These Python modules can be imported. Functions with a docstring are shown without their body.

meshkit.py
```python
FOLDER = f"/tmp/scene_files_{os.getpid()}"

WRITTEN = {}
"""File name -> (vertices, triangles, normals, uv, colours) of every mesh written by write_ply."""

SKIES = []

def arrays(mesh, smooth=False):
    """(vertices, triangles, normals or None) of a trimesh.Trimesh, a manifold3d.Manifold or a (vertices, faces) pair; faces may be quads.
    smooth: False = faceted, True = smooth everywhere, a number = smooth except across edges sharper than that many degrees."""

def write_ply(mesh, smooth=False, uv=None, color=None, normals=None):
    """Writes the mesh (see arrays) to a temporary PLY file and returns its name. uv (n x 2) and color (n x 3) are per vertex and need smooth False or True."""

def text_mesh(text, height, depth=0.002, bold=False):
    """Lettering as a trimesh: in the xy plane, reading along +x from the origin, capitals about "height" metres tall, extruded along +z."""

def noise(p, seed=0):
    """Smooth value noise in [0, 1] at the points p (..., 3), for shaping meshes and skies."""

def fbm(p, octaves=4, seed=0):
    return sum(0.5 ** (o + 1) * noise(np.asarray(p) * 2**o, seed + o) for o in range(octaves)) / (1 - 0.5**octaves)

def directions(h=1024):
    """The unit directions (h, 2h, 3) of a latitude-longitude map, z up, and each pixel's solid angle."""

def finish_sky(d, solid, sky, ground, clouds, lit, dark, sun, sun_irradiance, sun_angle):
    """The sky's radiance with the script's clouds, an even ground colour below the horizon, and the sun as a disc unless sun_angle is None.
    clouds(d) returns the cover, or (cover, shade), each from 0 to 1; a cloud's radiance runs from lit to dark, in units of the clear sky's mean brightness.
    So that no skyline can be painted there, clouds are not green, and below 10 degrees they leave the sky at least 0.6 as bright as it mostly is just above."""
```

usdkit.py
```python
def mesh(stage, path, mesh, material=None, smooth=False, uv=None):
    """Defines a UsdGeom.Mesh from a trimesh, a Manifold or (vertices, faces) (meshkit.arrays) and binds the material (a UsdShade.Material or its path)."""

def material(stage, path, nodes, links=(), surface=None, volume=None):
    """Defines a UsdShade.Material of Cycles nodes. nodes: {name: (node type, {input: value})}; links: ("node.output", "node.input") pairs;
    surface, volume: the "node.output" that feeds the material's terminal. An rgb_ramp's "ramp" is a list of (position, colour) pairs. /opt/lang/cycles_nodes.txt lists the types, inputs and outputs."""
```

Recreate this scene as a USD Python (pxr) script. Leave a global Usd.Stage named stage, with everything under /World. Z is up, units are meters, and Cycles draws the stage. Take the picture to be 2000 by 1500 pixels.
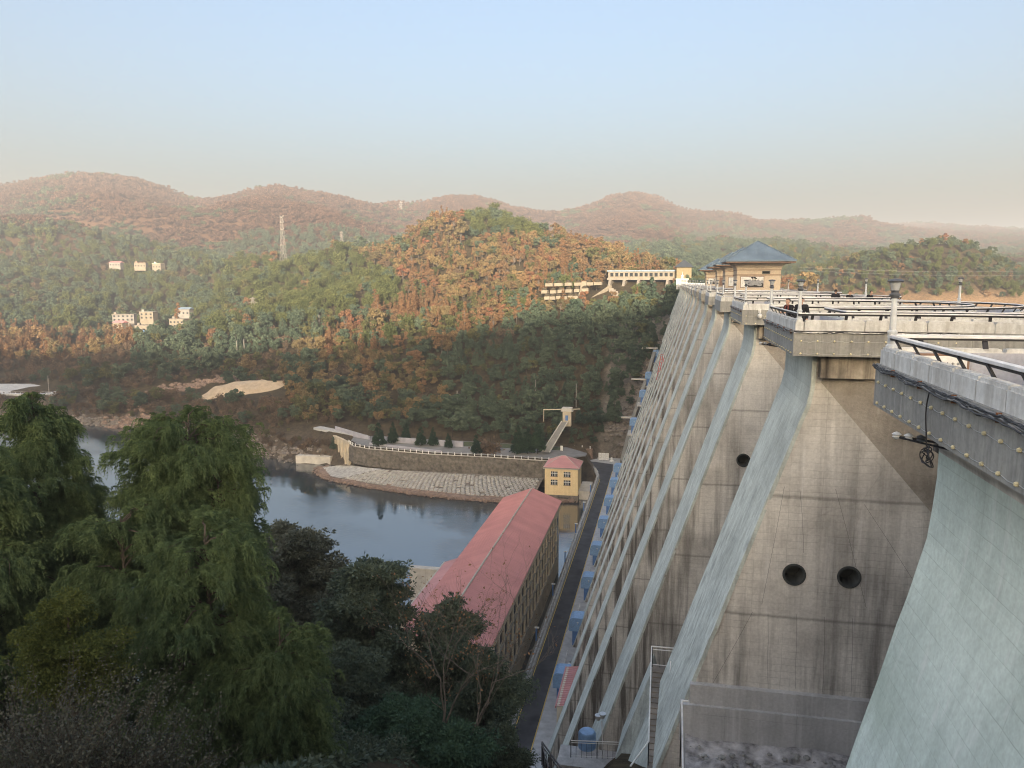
import math, random
import numpy as np, trimesh, usdkit, meshkit
import manifold3d as m3
from shapely.geometry import Polygon, LineString, Point, box as sbox
from shapely.ops import unary_union
from shapely import affinity
from scipy.interpolate import RBFInterpolator, RegularGridInterpolator
from pxr import Usd, UsdGeom, UsdLux, UsdShade, Gf, Sdf, Vt

stage = Usd.Stage.CreateInMemory()
UsdGeom.SetStageUpAxis(stage, 'Z'); UsdGeom.SetStageMetersPerUnit(stage, 1.0)
UsdGeom.Xform.Define(stage, '/World')
H0 = 70.0                                   # height of the eye above the datum
YAW, PITCH, FPX = math.radians(11.35), math.radians(7.67), 1503.0
# ---------------------------------------------------------------- camera, sky, sun, exposure
EXPOSURE = 3.0
SUN_AZ, SUN_EL = math.radians(171.0), math.radians(9.2)
SUN_I, SKY_S = 0.50, 0.064
HAZE = 0.00023
cam = UsdGeom.Camera.Define(stage, '/World/camera')
cam.CreateHorizontalApertureAttr(36.0); cam.CreateVerticalApertureAttr(27.0)
cam.CreateFocalLengthAttr(36.0 * FPX / 2000.0); cam.CreateClippingRangeAttr((0.1, 60000.0))
cam.CreateExposureAttr(EXPOSURE)
cx = UsdGeom.Xformable(cam)
cx.AddTranslateOp().Set(Gf.Vec3d(0, 0, H0))
cx.AddRotateXYZOp().Set(Gf.Vec3f(90 - math.degrees(PITCH), 0, math.degrees(YAW)))
sd = np.array([math.sin(SUN_AZ) * math.cos(SUN_EL), math.cos(SUN_AZ) * math.cos(SUN_EL), math.sin(SUN_EL)])
sun = UsdLux.DistantLight.Define(stage, '/World/sun')
sun.CreateIntensityAttr(SUN_I); sun.CreateNormalizeAttr(True); sun.CreateAngleAttr(0.5)
sun.CreateColorAttr(Gf.Vec3f(1.0, 0.84, 0.64))
zax = Gf.Vec3d(*sd); q = Gf.Rotation(Gf.Vec3d(0, 0, 1), zax)
UsdGeom.Xformable(sun).AddTransformOp().Set(Gf.Matrix4d().SetRotate(q))

def mat(name, nodes, links, surface=None, volume=None):
    return usdkit.material(stage, '/World/Looks/' + name, nodes, links, surface=surface, volume=volume)
UsdGeom.Scope.Define(stage, '/World/Looks')
sky_m = mat('sky_light', {
    'sky': ('sky_texture', {'sky_type': 'single_scattering', 'sun_disc': False, 'sun_elevation': SUN_EL, 'sun_rotation': SUN_AZ, 'altitude': 100.0, 'air_density': 0.88, 'aerosol_density': 10.8, 'ozone_density': 1.35}),
    'bg': ('background_shader', {'strength': SKY_S})}, [('sky.color', 'bg.color')], surface='bg.background')
dome = UsdLux.DomeLight.Define(stage, '/World/sky')
UsdShade.MaterialBindingAPI.Apply(dome.GetPrim()).Bind(sky_m)
dome.GetPrim().SetCustomDataByKey('kind', 'structure')

# ---------------------------------------------------------------- helpers
rng = np.random.default_rng(7)
used = {}
def numbered(path):
    n = used.get(path, 0); used[path] = n + 1
    return path if n == 0 else f'{path}_{n:03d}'
def tag(p, label=None, cat=None, group=None, kind=None):
    for k, v in (('label', label), ('category', cat), ('group', group), ('kind', kind)):
        if v: p.SetCustomDataByKey(k, v)
    return p
class MB:
    def __init__(s): s.v, s.f, s.n = [], [], 0
    def add(s, v, f):
        v = np.asarray(v, float); f = np.asarray(f, int)
        if f.shape[1] == 4: f = np.vstack([f[:, [0, 1, 2]], f[:, [0, 2, 3]]])
        s.v.append(v); s.f.append(f + s.n); s.n += len(v); return s
    def tm(s, m, T=None):
        v = np.asarray(m.vertices)
        if T is not None: v = v + np.asarray(T)
        return s.add(v, m.faces)
    def box(s, x0, x1, y0, y1, z0, z1):
        v = [(x, y, z) for x in (x0, x1) for y in (y0, y1) for z in (z0, z1)]
        return s.add(v, [(0, 1, 3, 2), (4, 6, 7, 5), (0, 4, 5, 1), (2, 3, 7, 6), (0, 2, 6, 4), (1, 5, 7, 3)])
    def rbox(s, c, size, rz=0.0):
        m = trimesh.creation.box(size); c_, s_ = math.cos(rz), math.sin(rz)
        v = m.vertices @ np.array([[c_, s_, 0], [-s_, c_, 0], [0, 0, 1]])
        return s.add(v + np.asarray(c), m.faces)
    def bar(s, a, b, w, h=None, sides=4):
        """straight bar of square or round section"""
        return s.tube([a, b], [w / 2, w / 2] if h is None else [w / 2, h / 2], sides)
    def tube(s, pts, r, sides=6):
        p = np.asarray(pts, float); n = len(p); r = np.broadcast_to(r, (n,))
        t = np.gradient(p, axis=0); t /= np.linalg.norm(t, axis=1, keepdims=True) + 1e-12
        ref = np.where(np.abs(t[:, 2:]) < 0.9, [0, 0, 1.0], [1.0, 0, 0])
        a = np.cross(t, ref); a /= np.linalg.norm(a, axis=1, keepdims=True) + 1e-12
        b = np.cross(t, a); an = (np.arange(sides) + .5) * 2 * np.pi / sides
        v = p[:, None] + r[:, None, None] * (np.cos(an)[None, :, None] * a[:, None] + np.sin(an)[None, :, None] * b[:, None])
        i, j = np.meshgrid(np.arange(n - 1), np.arange(sides), indexing='ij')
        q = np.stack([i * sides + j, i * sides + (j + 1) % sides, (i + 1) * sides + (j + 1) % sides, (i + 1) * sides + j], -1).reshape(-1, 4)
        s.add(v.reshape(-1, 3), q)
        caps = [[0, k + 1, k] for k in range(1, sides - 1)] + [[(n - 1) * sides, (n - 1) * sides + k, (n - 1) * sides + k + 1] for k in range(1, sides - 1)]
        s.f.append(np.array(caps) + s.n - n * sides); return s
    def poly(s, pg, z0, z1):
        for g in getattr(pg, 'geoms', [pg]):
            if g.geom_type == 'Polygon' and g.area > 1e-5:
                m = trimesh.creation.extrude_polygon(g, z1 - z0, engine='earcut'); s.add(m.vertices + [0, 0, z0], m.faces)
        return s
    def lathe(s, prof, c=(0, 0, 0), sides=12):
        m = trimesh.creation.revolve(np.array(prof, float), sections=sides); return s.add(m.vertices + np.asarray(c), m.faces)
    def empty(s): return s.n == 0
    def mesh(s): return np.vstack(s.v), np.vstack(s.f)
def define(path, g, m, smooth=False):
    if isinstance(g, MB): g = g.mesh()
    usdkit.mesh(stage, path, g, m, smooth=smooth); return stage.GetPrimAtPath(path)
def obj(name, g, m, label=None, cat=None, group=None, kind=None, smooth=False):
    return tag(define(numbered('/World/' + name), g, m, smooth), label, cat, group, kind)
def thing(name, label, cat, loc=(0, 0, 0), rz=0.0, group=None, scale=None):
    x = UsdGeom.Xform.Define(stage, numbered('/World/' + name)); x.AddTranslateOp().Set(Gf.Vec3d(*map(float, loc)))
    if rz: x.AddRotateZOp().Set(math.degrees(rz))
    if scale is not None: x.AddScaleOp().Set(Gf.Vec3f(*map(float, np.broadcast_to(scale, (3,)))))
    return tag(x.GetPrim(), label, cat, group)
def part(parent, name, g, m, label=None, smooth=False, kind=None):
    return tag(define(numbered(str(parent.GetPath()) + '/' + name), g, m, smooth), label, kind=kind)
def group_part(parent, name, label=None):
    return tag(UsdGeom.Xform.Define(stage, numbered(str(parent.GetPath()) + '/' + name)).GetPrim(), label)
kinds = stage.CreateClassPrim('/World/Kinds')
def kind_proto(name):
    return UsdGeom.Xform.Define(stage, '/World/Kinds/' + name).GetPrim()
def copy_of(proto, name, label, cat, loc, rz=0.0, scale=None, group=None):
    t = thing(name, label, cat, loc, rz, group, scale)
    t.GetReferences().AddInternalReference(proto.GetPath()); t.SetInstanceable(True); return t
def instancer(path, protos, pos, idx, yaw=None, scale=None, quat=None):
    pi = UsdGeom.PointInstancer.Define(stage, path)
    ps = UsdGeom.Scope.Define(stage, path + '/Prototypes')
    for k, (g, m, sm) in enumerate(protos):
        p = f'{path}/Prototypes/kind_{k:03d}'; usdkit.mesh(stage, p, g, m, smooth=sm); pi.GetPrototypesRel().AddTarget(p)
    n = len(pos)
    pi.CreatePositionsAttr(Vt.Vec3fArray.FromNumpy(np.asarray(pos, np.float32)))
    pi.CreateProtoIndicesAttr(Vt.IntArray.FromNumpy(np.asarray(idx, np.int32)))
    if quat is None:
        yaw = np.zeros(n) if yaw is None else yaw
        quat = np.stack([np.cos(yaw / 2), 0 * yaw, 0 * yaw, np.sin(yaw / 2)], 1)
    pi.CreateOrientationsAttr(Vt.QuathArray([Gf.Quath(*map(float, a)) for a in quat]))
    sc = np.ones((n, 3)) if scale is None else np.asarray(scale, float)
    if sc.ndim == 1: sc = np.repeat(sc[:, None], 3, 1)
    pi.CreateScalesAttr(Vt.Vec3fArray.FromNumpy(sc.astype(np.float32)))
    return pi.GetPrim()
R = lambda x, y, z: np.array([x, y, z + H0], float)           # heights below are relative to the eye
fw = np.array([-math.sin(YAW) * math.cos(PITCH), math.cos(YAW) * math.cos(PITCH), -math.sin(PITCH)])
rt = np.array([math.cos(YAW), math.sin(YAW), 0.0]); up = np.cross(rt, fw)
def ray(px, py): return fw * FPX + rt * (px - 1000.0) - up * (py - 750.0)
def at(px, py, D):                                            # point of the survey: sight line and depth
    return ray(px, py) * (D / (FPX * math.cos(PITCH)))
def atz(px, py, z): r = ray(px, py); return r * (z / r[2])      # where the sight line meets a level
def sight(P):
    P = np.atleast_2d(P); z = P @ fw
    z = np.where(np.abs(z) < 1e-6, 1e-6, z)
    return 1000 + FPX * (P @ rt) / z, 750 - FPX * (P @ up) / z, z
ORD = 'first second third fourth fifth sixth seventh eighth ninth tenth eleventh twelfth thirteenth fourteenth fifteenth sixteenth seventeenth eighteenth nineteenth twentieth'.split()

# ---------------------------------------------------------------- materials
def plain(name, col, rough=0.6, metal=0.0, var=0.18, scale=3.0, bump=0.0, spec=0.4):
    c = np.array(col, float)
    nodes = {'g': ('geometry', {}), 'n': ('noise_texture', {'scale': scale, 'detail': 5.0, 'roughness': 0.6}),
             'r': ('rgb_ramp', {'ramp': [(0.3, tuple(c * (1 - var))), (0.7, tuple(np.minimum(c * (1 + var), 1)))]}),
             'p': ('principled_bsdf', {'roughness': rough, 'metallic': metal, 'specular_ior_level': spec})}
    links = [('g.position', 'n.vector'), ('n.fac', 'r.fac'), ('r.color', 'p.base_color')]
    if bump:
        nodes['b'] = ('bump', {'strength': bump, 'distance': 0.03}); links += [('n.fac', 'b.height'), ('b.normal', 'p.normal')]
    return mat(name, nodes, links, surface='p.BSDF')

def concrete(name, base, dark, axes='xz', board=(1.15, 0.27), streak=0.55, low=None, blotch=0.5, lift=None, rough=0.85, bump=0.35, mortar=0.62, green=None, lime=0.35, crack=0.15, deep=1.0, streak_ori=(1.3, 1.3, 0.09), fade=(-6, -40)):
    """board-marked cast concrete: board joints, run-down streaks, blotches, lift seams"""
    N = {'g': ('geometry', {}), 's': ('separate_xyz', {}), 'uv': ('combine_xyz', {}),
         'warp': ('noise_texture', {'scale': 1.7, 'detail': 3.0}),
         'br': ('brick_texture', {'scale': 1.0, 'brick_width': board[0], 'row_height': board[1], 'mortar_size': 0.012, 'mortar_smooth': 0.6, 'offset': 0.0, 'color1': (1, 1, 1), 'color2': (0.93, 0.93, 0.93), 'mortar': (mortar, mortar, mortar), 'bias': 0.0}),
         'm1': ('mapping', {'mapping_type': 'point', 'scale': streak_ori}),
         'n1': ('noise_texture', {'scale': 1.0, 'detail': 6.0, 'roughness': 0.65}),
         'n2': ('noise_texture', {'scale': 0.35, 'detail': 8.0, 'roughness': 0.62}),
         'n3': ('noise_texture', {'scale': 9.0, 'detail': 6.0, 'roughness': 0.7}),
         'r1': ('map_range', {'from_min': 0.44, 'from_max': 0.66, 'to_min': 0.0, 'to_max': streak, 'clamp': True}),
         'r2': ('map_range', {'from_min': 0.42, 'from_max': 0.68, 'to_min': 0.0, 'to_max': blotch, 'clamp': True}),
         'r3': ('map_range', {'from_min': 0.3, 'from_max': 0.7, 'to_min': 0.86, 'to_max': 1.12, 'clamp': True}),
         'h': ('map_range', {'from_min': fade[0] + H0, 'from_max': fade[1] + H0, 'to_min': 0.45, 'to_max': deep, 'clamp': True}),
         'k': ('math', {'math_type': 'multiply', 'use_clamp': True}),
         'mx1': ('mix_color', {'blend_type': 'mix', 'a': base, 'b': dark}),
         'mx2': ('mix_color', {'blend_type': 'mix', 'b': tuple(np.array(dark) * 1.25)}),
         'mb': ('mix_color', {'blend_type': 'multiply', 'fac': 1.0}), 'ln': ('noise_texture', {'scale': 0.9, 'detail': 3.0}), 'lf': ('map_range', {'from_min': 0.38, 'from_max': 0.62, 'to_min': 0.1, 'to_max': 1.0, 'clamp': True}), 'wv': ('mix_vector', {'fac': 0.05}),
         'mv': ('mix_color', {'blend_type': 'multiply', 'fac': 1.0}),
         'cv': ('combine_xyz', {}),
         'add': ('math', {'math_type': 'multiply_add', 'value2': 0.4}),
         'b': ('bump', {'strength': bump, 'distance': 0.04 if bump < .9 else 0.12}),
         'p': ('principled_bsdf', {'roughness': rough, 'specular_ior_level': 0.25})}
    a0, a1 = axes
    L = [('g.position', 's.vector'), (f's.{a0}', 'uv.x'), (f's.{a1}', 'uv.y'), ('uv.vector', 'wv.a'), ('warp.color', 'wv.b'), ('g.position', 'warp.vector'), ('wv.result', 'br.vector'), ('g.position', 'ln.vector'), ('ln.fac', 'lf.value'), ('lf.result', 'mb.fac'),
         ('g.position', 'm1.vector'), ('m1.vector', 'n1.vector'), ('g.position', 'n2.vector'), ('g.position', 'n3.vector'),
         ('n1.fac', 'r1.value'), ('n2.fac', 'r2.value'), ('n3.fac', 'r3.value'), ('s.z', 'h.value'), ('r1.result', 'k.value1'), ('h.result', 'k.value2'),
         ('k.value', 'mx1.fac'), ('r2.result', 'mx2.fac'), ('mx1.result', 'mx2.a'), ('mx2.result', 'mb.a'), ('br.color', 'mb.b'),
         ('r3.result', 'cv.x'), ('r3.result', 'cv.y'), ('r3.result', 'cv.z'), ('mb.result', 'mv.a'), ('cv.vector', 'mv.b'),
         ('n3.fac', 'add.value1'), ('br.fac', 'add.value3'), ('add.value', 'b.height'), ('b.normal', 'p.normal')]
    N['b'][1]['invert'] = True
    last = 'mv.result'
    N.update({'m4': ('mapping', {'mapping_type': 'point', 'scale': (streak_ori[0] * 2.1, streak_ori[1] * 2.1, streak_ori[2] * 1.6), 'location': (31.0, 7.0, 3.0)}), 'n4': ('noise_texture', {'scale': 1.0, 'detail': 5.0, 'roughness': 0.6}),
              'r4': ('map_range', {'from_min': 0.58, 'from_max': 0.74, 'to_min': 0.0, 'to_max': lime, 'clamp': True}), 'mx4': ('mix_color', {'blend_type': 'mix', 'b': tuple(np.minimum(np.array(base) * 1.25 + .06, .85))}),
              'cw': ('noise_texture', {'scale': 1.1, 'detail': 4.0}), 'cm': ('mix_vector', {'fac': 0.12}), 'vo': ('voronoi_texture', {'feature': 'distance_to_edge', 'scale': 0.42, 'randomness': 1.0}), 'cr': ('map_range', {'from_min': 0.0, 'from_max': 0.012, 'to_min': 1.0, 'to_max': 0.0, 'clamp': True}),
              'cn': ('map_range', {'from_min': 0.48, 'from_max': 0.60, 'to_min': 0.0, 'to_max': crack, 'clamp': True}), 'ck': ('math', {'math_type': 'multiply'}), 'mx5': ('mix_color', {'blend_type': 'mix', 'b': tuple(np.array(dark) * .8)})})
    L += [('g.position', 'm4.vector'), ('m4.vector', 'n4.vector'), ('n4.fac', 'r4.value'), ('r4.result', 'mx4.fac'), (last, 'mx4.a'), ('g.position', 'cw.vector'), ('g.position', 'cm.a'), ('cw.color', 'cm.b'), ('cm.result', 'vo.vector'), ('vo.distance', 'cr.value'),
          ('n2.fac', 'cn.value'), ('cr.result', 'ck.value1'), ('cn.result', 'ck.value2'), ('ck.value', 'mx5.fac'), ('mx4.result', 'mx5.a')]
    last = 'mx5.result'
    if lift:
        per, off = lift
        N.update({'lw': ('math', {'math_type': 'multiply_add', 'value2': 0.35}), 'lz': ('math', {'math_type': 'subtract', 'value2': off + H0}), 'lm': ('math', {'math_type': 'pingpong', 'value2': per / 2}),
                  'lr': ('map_range', {'from_min': 0.015, 'from_max': 0.10, 'to_min': 0.5, 'to_max': 0.0, 'clamp': True}), 'lx': ('mix_color', {'blend_type': 'mix', 'b': tuple(np.array(dark) * 0.9)})})
        L += [('n2.fac', 'lw.value1'), ('s.z', 'lw.value3'), ('lw.value', 'lz.value1'), ('lz.value', 'lm.value1'), ('lm.value', 'lr.value'), ('lr.result', 'lx.fac'), (last, 'lx.a')]
        last = 'lx.result'
    if green:
        col, g0, g1 = green
        N.update({'gr': ('map_range', {'from_min': g0 + H0, 'from_max': g1 + H0, 'to_min': 0.0, 'to_max': 1.0, 'clamp': True}), 'gn': ('map_range', {'from_min': 0.4, 'from_max': 0.6, 'to_min': 0.0, 'to_max': 0.8, 'clamp': True}),
                  'gk': ('math', {'math_type': 'multiply'}), 'gx': ('mix_color', {'blend_type': 'mix', 'b': col})})
        L += [('s.z', 'gr.value'), ('n2.fac', 'gn.value'), ('gr.result', 'gk.value1'), ('gn.result', 'gk.value2'), ('gk.value', 'gx.fac'), (last, 'gx.a')]
        last = 'gx.result'
    L.append((last, 'p.base_color'))
    return mat(name, N, L, surface='p.BSDF')

M = {}
M['wall'] = concrete('old_concrete', (0.71, 0.685, 0.64), (0.15, 0.14, 0.13), lift=(4.9, -8.1), streak=0.95, blotch=0.5, mortar=0.72, deep=1.75, fade=(-7, -34))
M['face'] = concrete('turquoise_paint', (0.575, 0.63, 0.60), (0.19, 0.205, 0.20), axes='yz', board=(6.4, 0.3), streak=0.6, blotch=0.5, mortar=0.82, bump=0.25, fade=(-5, -12), streak_ori=(3.2, 3.2, 0.5))
M['face_near'] = concrete('turquoise_paint_near', (0.63, 0.725, 0.685), (0.29, 0.35, 0.325), axes='yz', board=(2.3, 0.36), streak=0.5, blotch=0.5, mortar=0.8, bump=0.25, fade=(-5, -12), green=((0.33, 0.42, 0.33), -7.5, -11.5))
M['barrel'] = concrete('rough_arch_concrete', (0.46, 0.42, 0.37), (0.11, 0.10, 0.085), board=(50, 50), streak=0.5, blotch=0.6, bump=1.0)
M['beam'] = concrete('stained_beam', (0.55, 0.49, 0.40), (0.05, 0.043, 0.04), board=(30, 30), streak=1.2, blotch=0.8, fade=(20, 0))
M['fascia'] = concrete('grey_fascia', (0.36, 0.36, 0.34), (0.15, 0.15, 0.15), board=(3.3, 9), streak=0.5, blotch=0.5, mortar=0.6, fade=(20, 0), streak_ori=(5, 5, 0.6))
M['parapet'] = concrete('pale_parapet', (0.70, 0.71, 0.70), (0.30, 0.28, 0.25), board=(30, 30), streak=0.5, blotch=0.35, fade=(20, 0), bump=0.2, streak_ori=(4, 4, 0.5))
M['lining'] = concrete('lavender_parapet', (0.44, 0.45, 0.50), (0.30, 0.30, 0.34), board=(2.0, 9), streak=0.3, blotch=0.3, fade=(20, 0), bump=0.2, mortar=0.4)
M['sill'] = concrete('grey_sill', (0.55, 0.55, 0.55), (0.24, 0.24, 0.24), board=(2.6, 5), streak=0.5, blotch=0.5, fade=(20, 0))
M['floor'] = plain('walkway_floor', (0.36, 0.35, 0.34), 0.9)
M['rail_white'] = plain('white_rail', (0.78, 0.78, 0.78), 0.35, 0.0)
M['iron'] = plain('black_iron', (0.025, 0.025, 0.03), 0.5)
M['steel'] = plain('pale_steel', (0.55, 0.57, 0.58), 0.4, 0.3)
M['lamp_pole'] = plain('lamp_paint', (0.62, 0.65, 0.67), 0.45)
M['lamp_cap'] = plain('lamp_cap_grey', (0.12, 0.13, 0.15), 0.5)
M['bulb'] = plain('bulb_yellow', (0.66, 0.60, 0.40), 0.4)
M['cable'] = plain('cable_black', (0.035, 0.035, 0.04), 0.55)
M['cable_grey'] = plain('cable_grey', (0.22, 0.22, 0.22), 0.6)
M['rust'] = plain('rusty_clip', (0.20, 0.09, 0.05), 0.8)
M['asphalt'] = plain('asphalt', (0.07, 0.07, 0.075), 0.85, var=.35, scale=0.35, bump=0.1)
M['yellow_line'] = plain('yellow_line_paint', (0.62, 0.46, 0.12), 0.7)
M['pave'] = plain('pale_paving', (0.42, 0.42, 0.41), 0.85, scale=1.0)
M['kerb'] = plain('kerb_concrete', (0.45, 0.46, 0.47), 0.85, scale=1.0)
M['blue'] = plain('blue_paint', (0.21, 0.35, 0.57), 0.45)
M['blue_dark'] = plain('blue_paint_deep', (0.09, 0.19, 0.42), 0.5)
RL = [('g.position', 'n.vector'), ('n.fac', 'r.fac'), ('g.position', 's.vector'), ('s.y', 'q.value1'), ('q.value', 'fl.value1'), ('fl.value', 'wn.w'), ('wn.value', 'wr.value'), ('r.color', 'mm.a'), ('wr.result', 'wc.x'), ('wr.result', 'wc.y'), ('wr.result', 'wc.z'), ('wc.vector', 'mm.b'),
      ('g.position', 'mp.vector'), ('mp.vector', 'dn.vector'), ('dn.fac', 'dr.value'), ('dr.result', 'dx.fac'), ('mm.result', 'dx.a'), ('dx.result', 'p.base_color')]
M['red_roof'] = mat('red_sheet_roof', {'q': ('math', {'math_type': 'multiply', 'value2': 1.05}), 'fl': ('math', {'math_type': 'floor'}), 'wn': ('white_noise_texture', {'dimensions': '1D'}), 'wr': ('map_range', {'from_min': 0.0, 'from_max': 1.0, 'to_min': 0.94, 'to_max': 1.04}), 'wc': ('combine_xyz', {}), 'mm': ('mix_color', {'blend_type': 'multiply', 'fac': 1.0, 'use_clamp': False}),
    'mp': ('mapping', {'mapping_type': 'point', 'scale': (0.25, 1.6, 0.25)}), 'dn': ('noise_texture', {'scale': 1.0, 'detail': 6.0, 'roughness': 0.65}), 'dr': ('map_range', {'from_min': 0.5, 'from_max': 0.75, 'to_min': 0.0, 'to_max': 0.07, 'clamp': True}), 'dx': ('mix_color', {'blend_type': 'mix', 'b': (0.22, 0.15, 0.14)}),'g': ('geometry', {}), 's': ('separate_xyz', {}), 'n': ('noise_texture', {'scale': 0.25, 'detail': 5.0}), 'r': ('rgb_ramp', {'ramp': [(0.3, (0.50, 0.235, 0.225)), (0.7, (0.58, 0.275, 0.265))]}), 'p': ('principled_bsdf', {'roughness': 0.55})},
    RL, surface='p.BSDF')
M['tan'] = plain('tan_render', (0.52, 0.45, 0.34), 0.85, scale=0.4)
M['tan_dark'] = plain('grey_brown_wall', (0.25, 0.24, 0.21), 0.85, scale=0.4)
M['yellow_wall'] = concrete('yellow_tiles', (0.80, 0.63, 0.37), (0.5, 0.38, 0.2), board=(1.15, 1.15), streak=0.2, blotch=0.2, mortar=0.7, bump=0.05, fade=(0, -60))
M['house_wall'] = concrete('sand_panels', (0.64, 0.54, 0.42), (0.45, 0.38, 0.29), board=(1.5, 1.6), streak=0.2, blotch=0.15, mortar=0.7, bump=0.05, fade=(20, 0))
M['slate'] = plain('blue_grey_roof', (0.19, 0.25, 0.31), 0.5, scale=0.6)
M['brown_trim'] = plain('brown_trim', (0.24, 0.15, 0.11), 0.6)
M['glass'] = mat('window_glass', {'p': ('principled_bsdf', {'base_color': (0.03, 0.035, 0.04), 'roughness': 0.08})}, [], surface='p.BSDF')
M['white'] = plain('white_paint', (0.74, 0.74, 0.72), 0.6)
M['black'] = plain('black_print', (0.03, 0.03, 0.035), 0.6)
M['greyprint'] = plain('grey_print', (0.30, 0.31, 0.33), 0.6)
M['hole'] = plain('pipe_dark', (0.05, 0.055, 0.055), 0.8)
M['cream'] = plain('cream_render', (0.60, 0.55, 0.45), 0.8, scale=0.3)
M['pale_concrete'] = plain('pale_concrete', (0.50, 0.47, 0.42), 0.9, scale=0.5, bump=0.1)
M['stone'] = plain('retaining_stone', (0.135, 0.12, 0.10), 0.95, var=0.5, scale=0.9, bump=0.8)
M['rock'] = plain('rock', (0.19, 0.165, 0.14), 0.95, var=0.45, scale=0.8, bump=0.9)
M['rock_brown'] = plain('red_brown_rock', (0.24, 0.17, 0.13), 0.95, var=0.4, scale=0.8, bump=0.9)
M['lattice'] = plain('tower_steel', (0.24, 0.22, 0.20), 0.6)
M['lit_cream'] = plain('sunlit_render', (0.22, 0.19, 0.145), 0.85, scale=0.3)
M['lit_white'] = plain('weathered_white', (0.22, 0.205, 0.185), 0.85, scale=0.3)
M['lit_concrete'] = plain('weathered_concrete', (0.21, 0.185, 0.155), 0.9, scale=0.4)
M['red'] = plain('red_rope', (0.50, 0.06, 0.05), 0.6)
M['sand'] = plain('sand_pile', (0.45, 0.36, 0.26), 0.95, scale=0.4, bump=0.5)
M['litter'] = plain('leaf_litter', (0.055, 0.045, 0.03), 1.0, var=0.5, scale=1.3, bump=0.6)
M['bark'] = plain('bark', (0.06, 0.05, 0.04), 0.95, var=0.4, scale=6.0, bump=0.5)
M['bark_pale'] = plain('bark_pale', (0.15, 0.13, 0.11), 0.95, var=0.3, scale=6.0, bump=0.5)
M['skin'] = plain('skin', (0.50, 0.32, 0.24), 0.55, var=0.05)
M['hair'] = plain('hair_black', (0.012, 0.011, 0.011), 0.5)
M['cloth_black'] = plain('black_coat', (0.016, 0.016, 0.02), 0.85)
M['cloth_dark'] = plain('dark_trousers', (0.02, 0.022, 0.03), 0.85)
M['scarf'] = plain('red_pattern_scarf', (0.20, 0.06, 0.05), 0.9, var=0.6, scale=30)
M['cloth_grey'] = plain('grey_lining', (0.35, 0.33, 0.31), 0.9)

def leafmat(name, c0, c1, trans=0.25, patch=0.06, c2=None):
    ramp = [(0.0, c0), (1.0, c1)] if c2 is None else [(0.0, c0), (0.55, c1), (1.0, c2)]
    return mat(name, {'o': ('object_info', {}), 'g': ('geometry', {}), 'n': ('noise_texture', {'scale': patch, 'detail': 3.0}),         'a': ('math', {'math_type': 'multiply_add', 'value2': 0.45}), 'mr': ('map_range', {'from_min': 0.4, 'from_max': 1.15, 'to_min': 0.0, 'to_max': 1.0, 'clamp': True}),
        'isl': ('math', {'math_type': 'multiply_add', 'value2': 0.28}),
        'r': ('rgb_ramp', {'ramp': ramp}), 'd': ('principled_bsdf', {'roughness': 0.62, 'specular_ior_level': 0.25}), 't': ('translucent_bsdf', {}), 'm': ('mix_closure', {'fac': trans})},
        [('g.position', 'n.vector'), ('o.random', 'a.value1'), ('n.fac', 'a.value3'), ('a.value', 'isl.value3'), ('g.random_per_island', 'isl.value1'), ('isl.value', 'mr.value'), ('mr.result', 'r.fac'),
         ('r.color', 'd.base_color'), ('r.color', 't.color'), ('d.BSDF', 'm.closure1'), ('t.BSDF', 'm.closure2')], surface='m.closure')
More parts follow.
